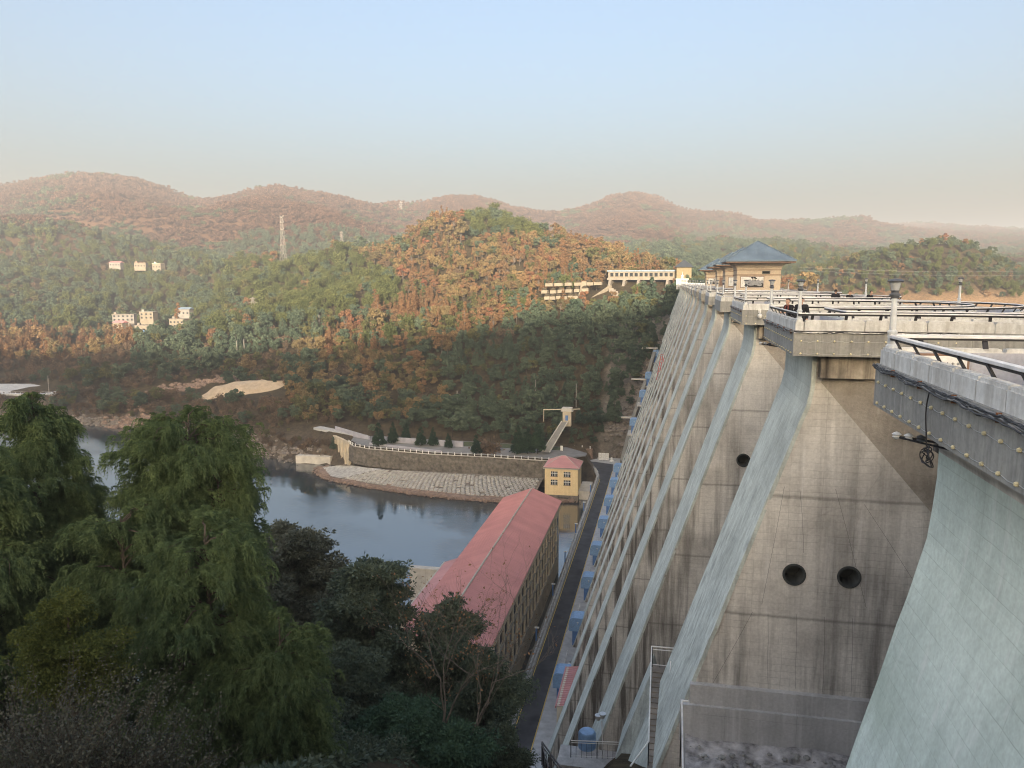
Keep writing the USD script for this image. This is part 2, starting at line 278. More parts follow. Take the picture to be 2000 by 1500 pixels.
# ---------------------------------------------------------------- the land (survey points: bearing px, elevation py, ground distance)
COL = {
 -330: [(800,400),(745,470),(690,590),(570,800),(480,1000),(405,1200),(450,1380),(385,1900),(460,2500)],
 0: [(817,383),(772,398),(765,440),(705,520),(655,600),(570,780),(485,980),(392,1150),(450,1350),(365,1900),(440,2500)],
 60: [(818,380),(772,398),(762,440),(690,520),(645,600),(570,780),(485,970),(393,1150),(460,1350),(352,1900),(440,2500)],
 150: [(828,362),(800,380),(772,405),(705,500),(648,610),(570,780),(490,970),(425,1120),(485,1300),(335,1900),(440,2500)],
 280: [(840,345),(805,365),(768,400),(740,420),(700,455),(652,500),(642,640),(628,720),(520,930),(462,1060),(500,1200),(350,1850),(440,2500)],
 400: [(858,318),(810,345),(770,385),(735,410),(690,445),(648,490),(640,610),(570,760),(500,930),(488,1010),(520,1150),(393,1800),(450,2300)],
 470: [(885,288),(840,315),(800,340),(775,365),(740,392),(690,430),(640,480),(600,560),(540,680),(497,840),(530,980),(380,1800),(450,2300)],
 540: [(897,279),(850,305),(800,335),(765,360),(720,395),(670,430),(620,490),(560,600),(507,760),(540,880),(362,1800),(450,2300)],
 620: [(906,272),(860,292),(833,310),(780,335),(720,375),(660,425),(610,480),(550,590),(500,730),(540,840),(376,1800),(450,2300)],
 660: [(908,287),(882,289),(862,291),(846,297),(832,306),(790,328),(720,370),(655,418),(605,472),(545,582),(490,725),(530,835),(382,1820),(450,2300)],
 700: [(850,290),(825,303),(770,330),(710,365),(650,410),(600,465),(540,570),(478,720),(520,830),(393,1850),(450,2300)],
 770: [(850,290),(825,300),(770,325),(700,362),(640,405),(590,455),(520,570),(475,680),(510,790),(406,1900),(385,2100),(450,2500)],
 850: [(850,288),(825,296),(770,318),(700,352),(640,392),(585,440),(510,520),(440,590),(421,625),(470,740),(385,2050),(450,2500)],
 950: [(852,287),(830,294),(770,312),(700,342),(640,378),(585,420),(520,480),(440,580),(412,620),(470,760),(388,2050),(450,2500)],
 1050: [(855,286),(830,293),(765,312),(700,335),(630,365),(580,400),(520,460),(460,545),(445,585),(490,700),(410,2100),(460,2500)],
 1130: [(882,280),(845,288),(780,303),(715,320),(650,342),(600,372),(570,405),(510,480),(464,560),(500,680),(403,2150),(460,2600)],
 1200: [(890,280),(840,288),(770,304),(700,320),(640,340),(590,372),(556,410),(520,460),(488,520),(510,640),(383,2200),(455,2700)],
 1260: [(840,291),(760,305),(700,320),(640,338),(590,365),(550,405),(525,445),(505,500),(525,620),(385,2250),(455,2700)],
 1310: [(700,318),(640,332),(590,352),(552,385),(535,430),(520,500),(535,620),(403,2300),(460,2800)],
 1350: [(560,380),(545,420),(530,520),(545,650),(410,2300),(465,2800)],
 1480: [(640,450),(600,560),(560,700),(480,1000),(430,2300),(470,2900)],
 1560: [(630,480),(598,590),(560,660),(525,800),(475,1050),(427,2350),(470,2900)],
 1650: [(620,520),(596,612),(560,660),(510,720),(497,770),(515,900),(422,2400),(455,2900),(436,3600)],
 1750: [(616,540),(598,600),(560,645),(505,700),(480,745),(510,900),(440,2600),(434,3600)],
 1860: [(614,560),(598,600),(560,630),(505,690),(466,735),(510,900),(450,2600),(432,3600)],
 1930: [(612,575),(596,605),(560,640),(520,690),(488,735),(520,880),(452,2600),(438,3600)],
 2010: [(612,580),(592,610),(555,650),(530,720),(545,850),(456,2600),(446,3600)],
 2350: [(612,560),(580,620),(550,720),(540,800),(470,2600),(450,3600)]}
SHORE = [(-100, 816, 384), (0, 817, 383), (60, 818, 380), (150, 828, 362), (220, 834, 353), (280, 840, 345), (340, 848, 332), (400, 858, 318), (440, 872, 300), (470, 885, 288), (540, 897, 279), (620, 906, 272), (660, 910, 266)]
RIDGE = [(30, 358, 1880), (100, 343, 1880), (200, 341, 1880), (240, 343, 1870), (320, 368, 1850), (360, 385, 1820), (440, 385, 1790), (500, 365, 1800), (570, 370, 1800), (660, 381, 1810), (720, 398, 1830), (790, 408, 1900), (815, 398, 1980), (880, 382, 2050), (920, 382, 2050), (985, 398, 2050), (1020, 408, 2080), (1090, 412, 2120), (1150, 404, 2150), (1175, 388, 2180), (1225, 375, 2230), (1245, 371, 2240), (1285, 382, 2260), (1340, 409, 2290), (1400, 411, 2300), (1440, 417, 2300), (1520, 427, 2330), (1600, 428, 2380), (1685, 420, 2420), (1715, 432, 2450),
 (1700, 438, 3500), (1785, 430, 3500), (1835, 430, 3500), (1890, 442, 3500), (1925, 436, 3500), (1965, 438, 3500), (820, 455, 610), (870, 420, 625), (900, 417, 625), (985, 420, 618), (1020, 432, 608), (1090, 455, 575), (1160, 470, 548), (660, 482, 735), (590, 498, 745), (510, 503, 790), (1800, 474, 745), (1900, 470, 736)]
pts, val = [], []
def reg(p):
    D = math.hypot(p[0], p[1]); a = math.atan2(p[0], p[1]); h = p[2] - (6.5 if D > 300 else 2.0) * (0 if p[2] < -50 else 1) - (4 if D > 1500 else 0)
    pts.append((a * 2.2, math.log(D))); val.append(h / D)
for px_, col in COL.items():
    for i_, (py_, D_) in enumerate(col): reg(atz(px_, py_, -69.2) if i_ == 0 and px_ <= 660 else at(px_, py_, D_))
for px_ in range(-300, 1250, 150):                     # river bed
    for D_ in (120, 160, 200, 225): a_ = at(px_, 800, D_); a_[2] = -79; reg(a_)
for px_, py_, D_ in SHORE: reg(atz(px_, py_, -69.0)); a_ = atz(px_, py_ + 14, -69); a_[2] = -74.5; reg(a_)
for px_, py_, D_ in RIDGE:
    reg(at(px_, py_, D_))
    if 1700 < D_ < 2600: reg(at(px_, py_ + 26, D_ - 260)); reg(at(px_, py_ + 52, D_ - 520)); reg(at(px_, py_ + 14, D_ + 260))
for px_ in range(1400, 2400, 200):                     # lake bed
    for D_ in (110, 180, 280, 400): a_ = at(px_, 800, D_); a_[2] = -44; reg(a_)
for az in (-1.3, -1.8, 1.3, 1.8):
    for D_, z_ in ((150, -30), (400, 10), (1000, 60), (2400, 120)): pts.append((az * 2.2, math.log(D_))); val.append(z_ / D_)
far_rbf = RBFInterpolator(np.array(pts), np.array(val), kernel='linear', smoothing=0.0)
def sstep(x, a, b): t = np.clip((x - a) / (b - a), 0, 1); return t * t * (3 - 2 * t)
PROM_Z, ROAD_Z, WATER_Z, LAKE_Z = -59.5, -65.5, -69.0, -25.5
prom = Polygon([(-114, 262), (-108, 256), (-95, 253), (-79, 250), (-59, 250), (-40, 248.5), (-26, 258), (-26, 262), (-34, 270), (-60, 272), (-100, 276), (-117, 274)])
bank = Polygon([(-126, 262), (-116, 244), (-97, 236), (-81, 232), (-63, 229), (-50, 229), (-22, 228), (-22, 256), (-40, 249), (-59, 250.5), (-79, 250.5), (-95, 253.5), (-108, 256.5), (-114, 263)])
RP = np.array([atz(px_, py_, z_) for px_, py_, z_ in ((712, 852, -59.4), (680, 846, -58.9), (648, 840, -58.2), (619, 834, -57.4))])
RAMP = lambda u: np.array([np.interp(u * 3, [0, 1, 2, 3], RP[:, j]) for j in range(3)])
def inside(pg, x, y):
    from shapely import contains_xy
    return contains_xy(pg, x, y)
def height(x, y):
    x = np.asarray(x, float); y = np.asarray(y, float); D = np.hypot(x, y) + 1e-6; az = np.arctan2(x, y)
    Dc = np.clip(D, 95, 4200)
    zf = far_rbf(np.stack([az.ravel() * 2.2, np.log(Dc).ravel()], 1)).reshape(D.shape) * Dc
    p = np.stack([x / 60, y / 60, 0 * x], -1)
    rough = (meshkit.fbm(p, 5, 3) - 0.5) * np.minimum(D * 0.028, 11) * sstep(D, 260, 420) + (meshkit.fbm(p * 6, 4, 5) - 0.5) * 1.6 * sstep(D, 40, 90)
    ridged = (np.abs(meshkit.fbm(np.stack([x / 330, y / 330, 0 * x], -1), 4, 11) - 0.5) * -2 + 0.2) * 70 * sstep(D, 1200, 1400) * (1 - sstep(D, 1650, 1850))
    steep = np.exp(-((az + 0.185) / 0.075) ** 2)
    zn = np.maximum(-1.9 - (0.6 + 0.19 * steep) * D, -72)
    z = zn + (zf - zn) * sstep(D, 112, 150)
    z = z + rough + ridged
    back = sstep(np.abs(az), 1.25, 1.9)                  # the shaded hill that the viewpoint stands on
    sx = x / 260.0
    lat = x * math.cos(math.pi - SUN_AZ) + y * math.sin(math.pi - SUN_AZ)
    hill = np.interp(lat, [-500, -122, -42, 60, 170, 235, 285, 500], [178, 180, 191, 206, 244, 246, 212, 205])
    hb = (hill + 60) * sstep(-y, 250, 985) - 60 * sstep(-y, 0, 160) + (meshkit.fbm(np.stack([x / 60, y / 60, 0 * x], -1), 4, 8) - 0.5) * 14 * sstep(-y, 40, 150)
    hb = hb - 150 * sstep(-y, 1000, 1700)
    hb = np.where(D < 60, np.minimum(hb, 0.1 * D) - 1.9, hb)
    z = z + (hb - z) * back
    # right of the dam: lake
    lake = sstep(x, 9, 24) * (1 - back) * sstep(y, -5, 40) * (1 - sstep(D, 380, 520)) * (1 - sstep(-x + 40 - 0 * y, 0, 30) * sstep(y, 330, 400))
    z = z + (np.minimum(z, -44) - z) * lake
    # dam foot and road corridor
    cor = (x > -26) & (x < 12) & (y > 86) & (y < 284)
    z = np.where(cor, np.minimum(z, -67.2), z)
    cor2 = (x > -30) & (x < -13) & (y > 256) & (y < 279)
    z = np.where(cor2, -66.0, z)
    z = np.where(inside(prom.buffer(1.5), x, y), -59.9, z)
    for u_ in np.linspace(0, 1, 16):
        q_ = RAMP(u_); z = np.where(np.hypot(x - q_[0], y - q_[1]) < 4.2, q_[2] - .35, z)
    z = np.where(inside(bank, x, y), np.minimum(z, -70.5), z)
    pw = (x > -60) & (x < -20) & (y > 95) & (y < 226)
    z = np.where(pw, np.minimum(z, -72), z)
    under = (np.abs(x - 3) < 14) & (y > 284) & (y < 372)
    xf = 5.4
    z = np.where(under, np.minimum(z, np.interp(y, [284, 300, 335, 360, 372], [-52, -40, -21, -8, -4.5])), z)
    gap = (x > -6) & (x < 12) & (y > 18) & (y < 31)
    z = np.where(gap, np.minimum(z, -18.35), z)
    return z
def axis(lo, hi, c0, c1, s0, grow):
    a = list(np.arange(c0, c1 + s0, s0)); s = s0
    while a[-1] < hi: s *= grow; a.append(a[-1] + s)
    s = s0
    while a[0] > lo: s *= grow; a.insert(0, a[0] - s)
    return np.array(a)
GX, GY = axis(-3400, 3200, -170, 40, 3.5, 1.045), axis(-1700, 5600, 0, 420, 3.5, 1.035)
XX, YY = np.meshgrid(GX, GY, indexing='ij'); ZZ = height(XX, YY)
Hs = RegularGridInterpolator((GX, GY), ZZ, bounds_error=False, fill_value=0.0)
def ground(x, y): return Hs(np.stack([np.asarray(x, float), np.asarray(y, float)], -1))
nx_, ny_ = XX.shape; ii, jj = np.meshgrid(np.arange(nx_ - 1), np.arange(ny_ - 1), indexing='ij')
qd = np.stack([ii * ny_ + jj, (ii + 1) * ny_ + jj, (ii + 1) * ny_ + jj + 1, ii * ny_ + jj + 1], -1).reshape(-1, 4)
V = np.stack([XX, YY, ZZ + H0], -1).reshape(-1, 3)
spx, spy, spz = sight(V - [0, 0, H0])
DD = np.hypot(V[:, 0], V[:, 1])
# colour of the ground itself: leaf litter, rock by the river, bare drawdown soil by the lake
tint = np.tile([0.085, 0.068, 0.042], (len(V), 1))
nz = meshkit.fbm(np.stack([V[:, 0] / 18, V[:, 1] / 18, 0 * V[:, 0]], -1), 4, 21)
zr = V[:, 2] - H0
low = 1 - sstep(zr + (nz - .5) * 9, -66, -56)
tint += (np.array([0.155, 0.125, 0.10]) * (0.35 + 1.1 * nz[:, None]) - tint) * (low * (V[:, 0] < -10))[:, None]
wet = 1 - sstep(zr, WATER_Z + .1, WATER_Z + 1.6); tint += (np.array([0.10, 0.088, 0.075]) - tint) * (wet * (V[:, 0] < -10))[:, None]
soil = (1 - sstep(zr + (nz - .5) * 8, -14, -5)) * (V[:, 0] > 20) * (DD > 400); tint += (np.array([0.27, 0.185, 0.115]) * (0.7 + 0.6 * nz[:, None]) - tint) * soil[:, None]
farm = sstep(DD, 900, 1400); tint += (np.array([0.12, 0.07, 0.045]) - tint) * farm[:, None]
damstrip = ((V[:, 0] > -26) & (V[:, 0] < 6) & (V[:, 1] > 262) & (V[:, 1] < 372)).astype(float); tint += (np.array([0.23, 0.21, 0.185]) * (0.5 + nz[:, None]) - tint) * damstrip[:, None]
terr_m = mat('ground_cover', {'a': ('attribute', {'attribute': 'tint'}), 'g': ('geometry', {}), 'n': ('noise_texture', {'scale': 0.5, 'detail': 9.0, 'roughness': 0.7}), 'n2': ('noise_texture', {'scale': 4.0, 'detail': 6.0, 'roughness': 0.7}),
    'r': ('rgb_ramp', {'ramp': [(0.28, (0.45, 0.45, 0.45)), (0.72, (1.5, 1.45, 1.35))]}), 'm': ('mix_color', {'blend_type': 'multiply', 'fac': 1.0, 'use_clamp': False}),
    's': ('math', {'math_type': 'add'}), 'b': ('bump', {'strength': 0.9, 'distance': 0.5}), 'p': ('principled_bsdf', {'roughness': 0.95, 'specular_ior_level': 0.15})},
    [('g.position', 'n.vector'), ('g.position', 'n2.vector'), ('n.fac', 'r.fac'), ('a.color', 'm.a'), ('r.color', 'm.b'), ('m.result', 'p.base_color'), ('n.fac', 's.value1'), ('n2.fac', 's.value2'), ('s.value', 'b.height'), ('b.normal', 'p.normal')], surface='p.BSDF')
terrain = obj('terrain', (V, qd), terr_m, kind='structure', smooth=True)
UsdGeom.PrimvarsAPI(terrain).CreatePrimvar('tint', Sdf.ValueTypeNames.Color3fArray, 'vertex').Set(Vt.Vec3fArray.FromNumpy(tint.astype(np.float32)))

def water_mat(name, deep, sx, sy, strength):
    return mat(name, {'g': ('geometry', {}), 'mp': ('mapping', {'mapping_type': 'point', 'rotation': (0, 0, 0.5), 'scale': (sx, sy, 1)}), 'n': ('noise_texture', {'scale': 1.0, 'detail': 4.0, 'roughness': 0.55, 'distortion': 0.4}),
        'mp2': ('mapping', {'mapping_type': 'point', 'scale': (0.035, 0.05, 1)}), 'n2': ('noise_texture', {'scale': 1.0, 'detail': 3.0}), 'mr': ('map_range', {'from_min': 0.38, 'from_max': 0.62, 'to_min': 0.02, 'to_max': 0.9 * strength, 'clamp': True}),
        'b': ('bump', {'distance': 0.16}), 'p': ('principled_bsdf', {'base_color': deep, 'roughness': 0.03, 'ior': 2.1, 'specular_ior_level': 0.95})},
        [('g.position', 'mp.vector'), ('mp.vector', 'n.vector'), ('g.position', 'mp2.vector'), ('mp2.vector', 'n2.vector'), ('n2.fac', 'mr.value'), ('mr.result', 'b.strength'), ('n.fac', 'b.height'), ('b.normal', 'p.normal')], surface='p.BSDF')
M['river'] = water_mat('river_water', (0.012, 0.02, 0.026), 0.45, 1.6, 0.42)
M['lake'] = water_mat('lake_water', (0.05, 0.06, 0.065), 0.3, 0.8, 0.2)
def sheet(x0, x1, y0, y1, z): return (np.array([R(x0, y0, z), R(x1, y0, z), R(x1, y1, z), R(x0, y1, z)]), np.array([[0, 1, 2, 3]]))
obj('river_water', sheet(-900, 4, -40, 500, WATER_Z), M['river'], kind='structure')
obj('reservoir_water', sheet(7.5, 2500, -60, 1500, LAKE_Z), M['lake'], kind='structure')
# ---------------------------------------------------------------- the dam
YC = lambda k: 33.67 + 20.0 * (k - 2)
NB = 18
BEND = [(5.45, -2.0), (5.45, -3.9), (5.38, -4.5), (5.18, -5.2)]
xface = lambda z: 5.4 + (z + 4.4) * 0.335 if z < -5.0 else float(np.interp(-z, [2, 3.9, 4.5, 5.2], [5.45, 5.45, 5.38, 5.14]))
xsp = lambda z: 5.75 + 0.86 * np.clip(-3.8 - z, 0, None)       # springing line of the arches on the buttress walls
def xface1(z): return 5.62 if z > -4.5 else (5.62 + (z + 4.5) * .12 if z > -5.5 else 5.50 + (z + 5.5) * 0.245)
xf_all = xface
dam = thing('dam', 'multiple-arch concrete dam with pale turquoise buttress faces and zigzag crest walkway', 'dam')
def toe(k):
    y = YC(k)
    return -72.0 if k < 13 else float(np.interp(y, [253, 273, 293, 313, 333, 353, 373], [-67, -56, -45, -34, -24, -15, -8])) - 2
HOLES = {2: [(5.14, -11.39), (7.15, -11.34)], 3: [(5.07, -11.48)], 4: [(5.07, -11.48)], 5: [(5.07, -11.48)]}
for k in range(1, NB + 1):
    y0, y1, zb = YC(k) - 3.25, YC(k) + 3.25, toe(k)
    xface = xface1 if k == 1 else xf_all
    zs = [-3.9, -4.5, -5.2] + list(np.arange(-8, zb, -4.0)) + [zb]
    pf = [(5.45, -2.74)] + [(xface(z), z) for z in zs]
    pu = [(float(xsp(z)) + 1.2, z) for z in (zb, -3.8)] + [(10.5, -3.6), (10.5, -2.74)]
    cs = m3.CrossSection([np.array(pf + pu, float)], m3.FillRule.NonZero)
    man = m3.Manifold.extrude(cs, y1 - y0)                   # polygon in (x, z), extruded along -y after the turn
    man = man.rotate([90, 0, 0]).translate([0, y1, 0])
    for hx, hz in HOLES.get(k, []):
        man = man - m3.Manifold.cylinder(2.4, 0.40, 0.40, 28).rotate([90, 0, 0]).translate([hx, y0 + 1.2, hz])
    v, f, _ = meshkit.arrays(man)
    b = part(dam, 'buttress', (v + [0, 0, H0], f), M['wall'])
    for hx, hz in HOLES.get(k, []):
        mb = MB().lathe([(0.36, -0.9), (0.36, 0.05), (0.44, 0.05), (0.44, -0.02)], sides=28)
        pv, pf_ = mb.mesh(); pv = np.stack([pv[:, 0] + hx, -pv[:, 2] + y0, pv[:, 1] + hz + H0], 1)
        mb2 = MB().add(pv, pf_).box(hx - .38, hx + .38, y0 + 0.9, y0 + .94, hz - .38 + H0, hz + .38 + H0)
        part(b, 'vent_pipe', mb2, M['hole'])
    # painted downstream face plate, 6 cm proud with slightly ragged edges
    zs2 = [-2.76] + list(np.arange(-3.4, zb, -0.65)) + [zb]; mb = MB(); vv = []
    for z in zs2:
        j0, j1 = rng.normal(0, 0.025, 2)
        vv += [(xface(z) - 0.06, y0 - 0.04 + j0, z + H0), (xface(z) - 0.06, y1 + 0.04 + j1, z + H0), (xface(z) + 0.10, y0 - 0.04 + j0, z + H0), (xface(z) + 0.10, y1 + 0.04 + j1, z + H0)]
    fq = []
    for i in range(len(zs2) - 1):
        a, c = 4 * i, 4 * i + 4; fq += [(a, a + 1, c + 1, c), (a, c, c + 2, a + 2), (a + 1, a + 3, c + 3, c + 1)]
    mb.add(vv, fq)
    part(b, 'face_plate', mb, M['face_near'] if k == 1 else M['face'])
    for s in (-1, 1):                                            # stained beam under the walkway
        yb = YC(k) + s * 3.25
        part(b, 'beam', MB().box(5.62, 11.0, min(yb + .004 * s, yb + s * .55), max(yb + .004 * s, yb + s * .55), -3.58 + H0, -2.75 + H0), M['beam'])
xface = xf_all
jb = MB()
for (a_, b_) in (((1532, 950), (1488, 1180)), ((1470, 1195), (1392, 1335)), ((1632, 955), (1692, 1188)), ((1688, 985), (1797, 1155)), ((1563, 960), (1570, 1080)), ((1500, 1200), (1498, 1335)), ((1555, 1200), (1553, 1345)), ((1610, 1205), (1607, 1352)), ((1665, 1208), (1662, 1360))):
    P = [ray(*a_), ray(*b_)]; P = [p * ((YC(2) - 3.25) / p[1]) + [0, 0, H0] for p in P]; jb.tube([P[0], P[0] * .6 + P[1] * .4 + [.02, 0, 0], P[1]], .006, 4)
part(dam, 'construction_joint', jb, M['hole'], kind='stuff')
# arch barrels between the buttresses
for k in range(1, NB):
    ya, yb = YC(k) + 3.25, YC(k + 1) - 3.25; yc, r = (ya + yb) / 2, (yb - ya) / 2
    zs = np.r_[-2.74, -3.8, np.arange(-4.0, -22, -.16) if k < 3 else np.arange(-10, -70, -20.0)]; an = np.linspace(-math.pi / 2, math.pi / 2, 71 if k < 3 else 15)
    def surf(rr):
        Zg, Ag = np.meshgrid(zs, an, indexing='ij')
        return np.stack([xsp(Zg) + rr * np.cos(Ag), yc + rr * np.sin(Ag) * (r + .3 * (rr > r)) / rr, Zg + H0], -1)
    A, B = surf(r), surf(r + 0.7); n_, m_ = A.shape[:2]; I, J = np.meshgrid(np.arange(n_ - 1), np.arange(m_ - 1), indexing='ij')
    if k < 3:
        w = (meshkit.fbm(A * [1.2, 1.2, 3.0], 4, 3) - .5) * 0.55 + (meshkit.fbm(A * [2.2, 2.2, 7.0], 3, 5) - .5) * .16; A = A - np.stack([np.cos(an) * np.ones((n_, 1)), np.sin(an) * np.ones((n_, 1)), 0 * w], -1) * (w * np.cos(an))[..., None]
    Q = np.stack([I * m_ + J, I * m_ + J + 1, (I + 1) * m_ + J + 1, (I + 1) * m_ + J], -1).reshape(-1, 4)
    part(dam, 'arch_barrel', (np.vstack([A.reshape(-1, 3), B.reshape(-1, 3)]), np.vstack([Q, Q[:, ::-1] + n_ * m_])), M['barrel'], smooth=True)
# crest walkway: meanders round buttress heads and arch crowns
TOPZ, FASZ, SOFZ, FLZ = -1.42, -1.80, -2.72, -2.45
HW = 1.15                                                     # half width of the walkway
XA = 4.58
def loopc(k): return (9.3, YC(k) + 10.0)
def centreline(k0, k1):
    p = []
    for k in range(k0, k1 + 1):
        ya, yb = YC(k) - 4.29 + HW, YC(k) + 4.29 - HW
        p += [(XA + HW, ya), (XA + HW, yb)]
        cx_, cy_ = loopc(k); r = cy_ - yb
        p += [(cx_ + r * math.sin(t), cy_ - r * math.cos(t)) for t in np.linspace(0, math.pi, 25)]
    return p
walk = LineString(centreline(1, NB) + [(XA + HW, YC(NB + 1) - 3)]).buffer(HW, cap_style=2, join_style=2)
core = walk.buffer(-0.27, join_style=2)
fas_in = walk.buffer(-0.24, join_style=2); fas_out = walk.buffer(0.06, join_style=2)
cl = LineString(centreline(1, NB) + [(XA + HW, YC(NB + 1) - 3)])
decks = []
for k in range(1, NB + 1):
    lo, hi = (YC(k) - 10 if k > 1 else YC(k) - 6), YC(k) + 10
    clip = sbox(-50, lo, 60, hi)
    d = group_part(dam, 'crest_walkway'); decks.append(d)
    part(d, 'floor_slab', MB().poly(walk.buffer(-.25, join_style=2).intersection(clip), SOFZ + .01 + H0, FLZ + H0), M['floor'])
    part(d, 'fascia', MB().poly(fas_out.difference(fas_in).intersection(clip), SOFZ + H0, FASZ + H0), M['fascia'])
    ring = walk.difference(core).intersection(clip)
    if k <= 3:                                                # panels between joints can be told apart
        ring = ring.intersection(sbox(-50, lo, 14.5, hi)) if k > 1 else ring
        cuts = []
        for s, (xa, ya, xb, yb) in enumerate([(XA - 1, YC(k) - 4.29, XA + .8, 0), ]):
            for yj in np.linspace(YC(k) - 4.29 + .02, YC(k) + 4.29 - .02, 9 if k == 1 else 5): cuts.append(sbox(XA - 1, yj - .012, XA + .5, yj + .012))
        for xj in np.arange(XA + .30, 14.6, 2.05): cuts += [sbox(xj - .012, lo, xj + .012, hi)]
        pieces = ring.difference(unary_union(cuts))
        for g in sorted(getattr(pieces, 'geoms', [pieces]), key=lambda g: (round(g.centroid.y, 2), round(g.centroid.x, 2))):
            if g.area < 0.03: continue
            mb = MB().poly(g, FLZ - .2 + H0, TOPZ - .07 + H0)
            vt, ft = MB().poly(g, 0, .07).mesh()               # rounded coping: shrink the top ring towards the middle of the wall
            inn = g.buffer(-.035, join_style=2)
            mb.poly(inn, TOPZ - .07 + H0, TOPZ - .012 + H0)
            inn2 = g.buffer(-.075, join_style=2)
            mb.poly(inn2, TOPZ - .012 + H0, TOPZ + H0)
            if not inn.is_empty: part(d, 'parapet_panel', mb, M['parapet'])
        if k > 1:
            rest = walk.difference(core).intersection(clip).difference(sbox(-50, lo, 14.52, hi))
            part(d, 'arch_parapet', MB().poly(rest, FLZ - .2 + H0, TOPZ + H0), M['parapet'])
    else:
        part(d, 'parapet', MB().poly(ring, FLZ - .2 + H0, TOPZ - .06 + H0).poly(ring.buffer(-.04, join_style=2), TOPZ - .06 + H0, TOPZ + H0), M['parapet'])
    # painted inner lining of the parapets
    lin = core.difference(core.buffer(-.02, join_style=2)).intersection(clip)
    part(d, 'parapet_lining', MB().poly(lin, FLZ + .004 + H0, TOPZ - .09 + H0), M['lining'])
# concrete sill at the foot of the bay between the first two buttresses, with a ledge
v, f = MB().box(0.95, 12, 30.0, 30.415, -18.6 + H0, -17.05 + H0).box(1.32, 12, 30.15, 30.415, -17.05 + H0, -16.23 + H0).mesh()
part(dam, 'foot_sill', (v, f), M['sill'])

# ---------------------------------------------------------------- guard rails on the walkway
rail_pl = {}
def polyline_off(k, side):
    """rail line of one walkway stretch: its downstream or its inner parapet"""
    off = cl.parallel_offset(HW - 0.13, side, join_style=2, resolution=8)
    return off
offL, offR = [cl.buffer(HW - .13, cap_style=2, join_style=2).exterior] * 2
outer = cl.buffer(HW - .13, cap_style=2, join_style=2).exterior
rl = LineString(list(outer.coords))
for k in range(1, NB + 1):
    lo, hi = (YC(k) - 10 if k > 1 else YC(k) - 6), YC(k) + 10
    seg = rl.intersection(sbox(-50, lo + .02, 60, hi - .02))
    t = thing('guard_rail', f'white-topped black guard rail on the {ORD[k-1]} crest walkway stretch from the viewpoint', 'railing', R(0, YC(k), 0), group='guard rails along the dam crest')
    top, un, posts = MB(), MB(), []
    for g in getattr(seg, 'geoms', [seg]):
        if g.length < .5: continue
        c = np.array(g.simplify(.02).coords); c = np.c_[c[:, 0], c[:, 1] - YC(k)]
        def lean(P): 
            return P
        pl = np.c_[c, np.full(len(c), -1.19)]
        # keep tube corners crisp: resample
        top.tube(pl, 0.047 if k == 1 else .028, 6); un.tube(pl - [0, 0, .05], 0.035 if k == 1 else .045, 4)
        n = max(2, int(g.length / (1.15 if k < 4 else 1.6)))
        for s in (np.arange(n) + .5) / n * g.length:
            p = np.array(g.interpolate(s).coords[0]) - [0, YC(k)]
            p2 = np.array(g.interpolate(min(s + .05, g.length)).coords[0]) - [0, YC(k)]; tdir = (p2 - p) / (np.linalg.norm(p2 - p) + 1e-9)
            out = np.array([-tdir[1], tdir[0]])
            mid = Point(p[0] + out[0] * .3, p[1] + YC(k) + out[1] * .3)
            if walk.contains(mid): out = -out
            a = np.array([*(p - out * .09), -1.45]); b_ = np.array([*(p + out * .04), -1.22])
            w3 = np.array([*tdir, 0]) * .05; t3 = np.array([*out, 0]) * .018
            posts.append((np.array([a - w3 - t3, a + w3 - t3, a + w3 + t3, a - w3 + t3, b_ - w3 - t3, b_ + w3 - t3, b_ + w3 + t3, b_ - w3 + t3]),
                          np.array([(0, 1, 5, 4), (1, 2, 6, 5), (2, 3, 7, 6), (3, 0, 4, 7)])))
    part(t, 'top_rail', top, M['rail_white'] if k <= 2 else M['rail_white']); part(t, 'under_rail', un, M['iron'])
    if k <= 4:
        for pv, pf_ in posts: part(t, 'post', (pv, pf_), M['iron'])
    else:
        mb = MB()
        for pv, pf_ in posts: mb.add(pv, pf_)
        part(t, 'post', mb, M['iron'])

# ---------------------------------------------------------------- crest lamp posts
kp = kind_proto('crest_lamp')
part(kp, 'base', MB().lathe([(0, 0), (.12, 0), (.12, .05), (.085, .09), (.085, .30), (.10, .32), (.10, .36), (.07, .39), (0, .39)], sides=14), M['lamp_pole'], smooth=40)
part(kp, 'pole', MB().lathe([(0, .38), (.068, .38), (.055, 1.06), (0, 1.06)], sides=14), M['lamp_pole'], smooth=40)
part(kp, 'collar', MB().lathe([(0, 1.06), (.06, 1.06), (.11, 1.12), (.11, 1.15), (.075, 1.17), (.075, 1.20), (.10, 1.23), (0, 1.23)], sides=14), M['lamp_cap'], smooth=40)
part(kp, 'lantern', MB().lathe([(0, 1.23), (.075, 1.23), (.11, 1.40), (0, 1.40)], sides=14), M['steel'], smooth=40)
part(kp, 'cap', MB().lathe([(0, 1.40), (.13, 1.40), (.16, 1.42), (.16, 1.432), (.11, 1.465), (.0, 1.48)], sides=14), M['lamp_cap'], smooth=40)
for k in range(1, NB + 1):
    for s, nm in ((-1, 'near'), (1, 'far')):
        if k == 1 and s < 0: continue
        copy_of(kp, 'lamp_post', f'pale lamp post on the {nm} river-side corner of the {ORD[k-1]} crest platform from the viewpoint', 'lamp post', R(XA + .16, YC(k) + s * (4.29 - (.30 if k > 1 else .22)), TOPZ - .02), group='lamp posts on the dam crest')
for k in range(2, 9):
    copy_of(kp, 'lamp_post', f'pale lamp post at the lake-side turn of the walkway past the {ORD[k-1]} crest platform', 'lamp post', R(15.3, YC(k) + 11.6, TOPZ + .1), group='lamp posts on the dam crest')

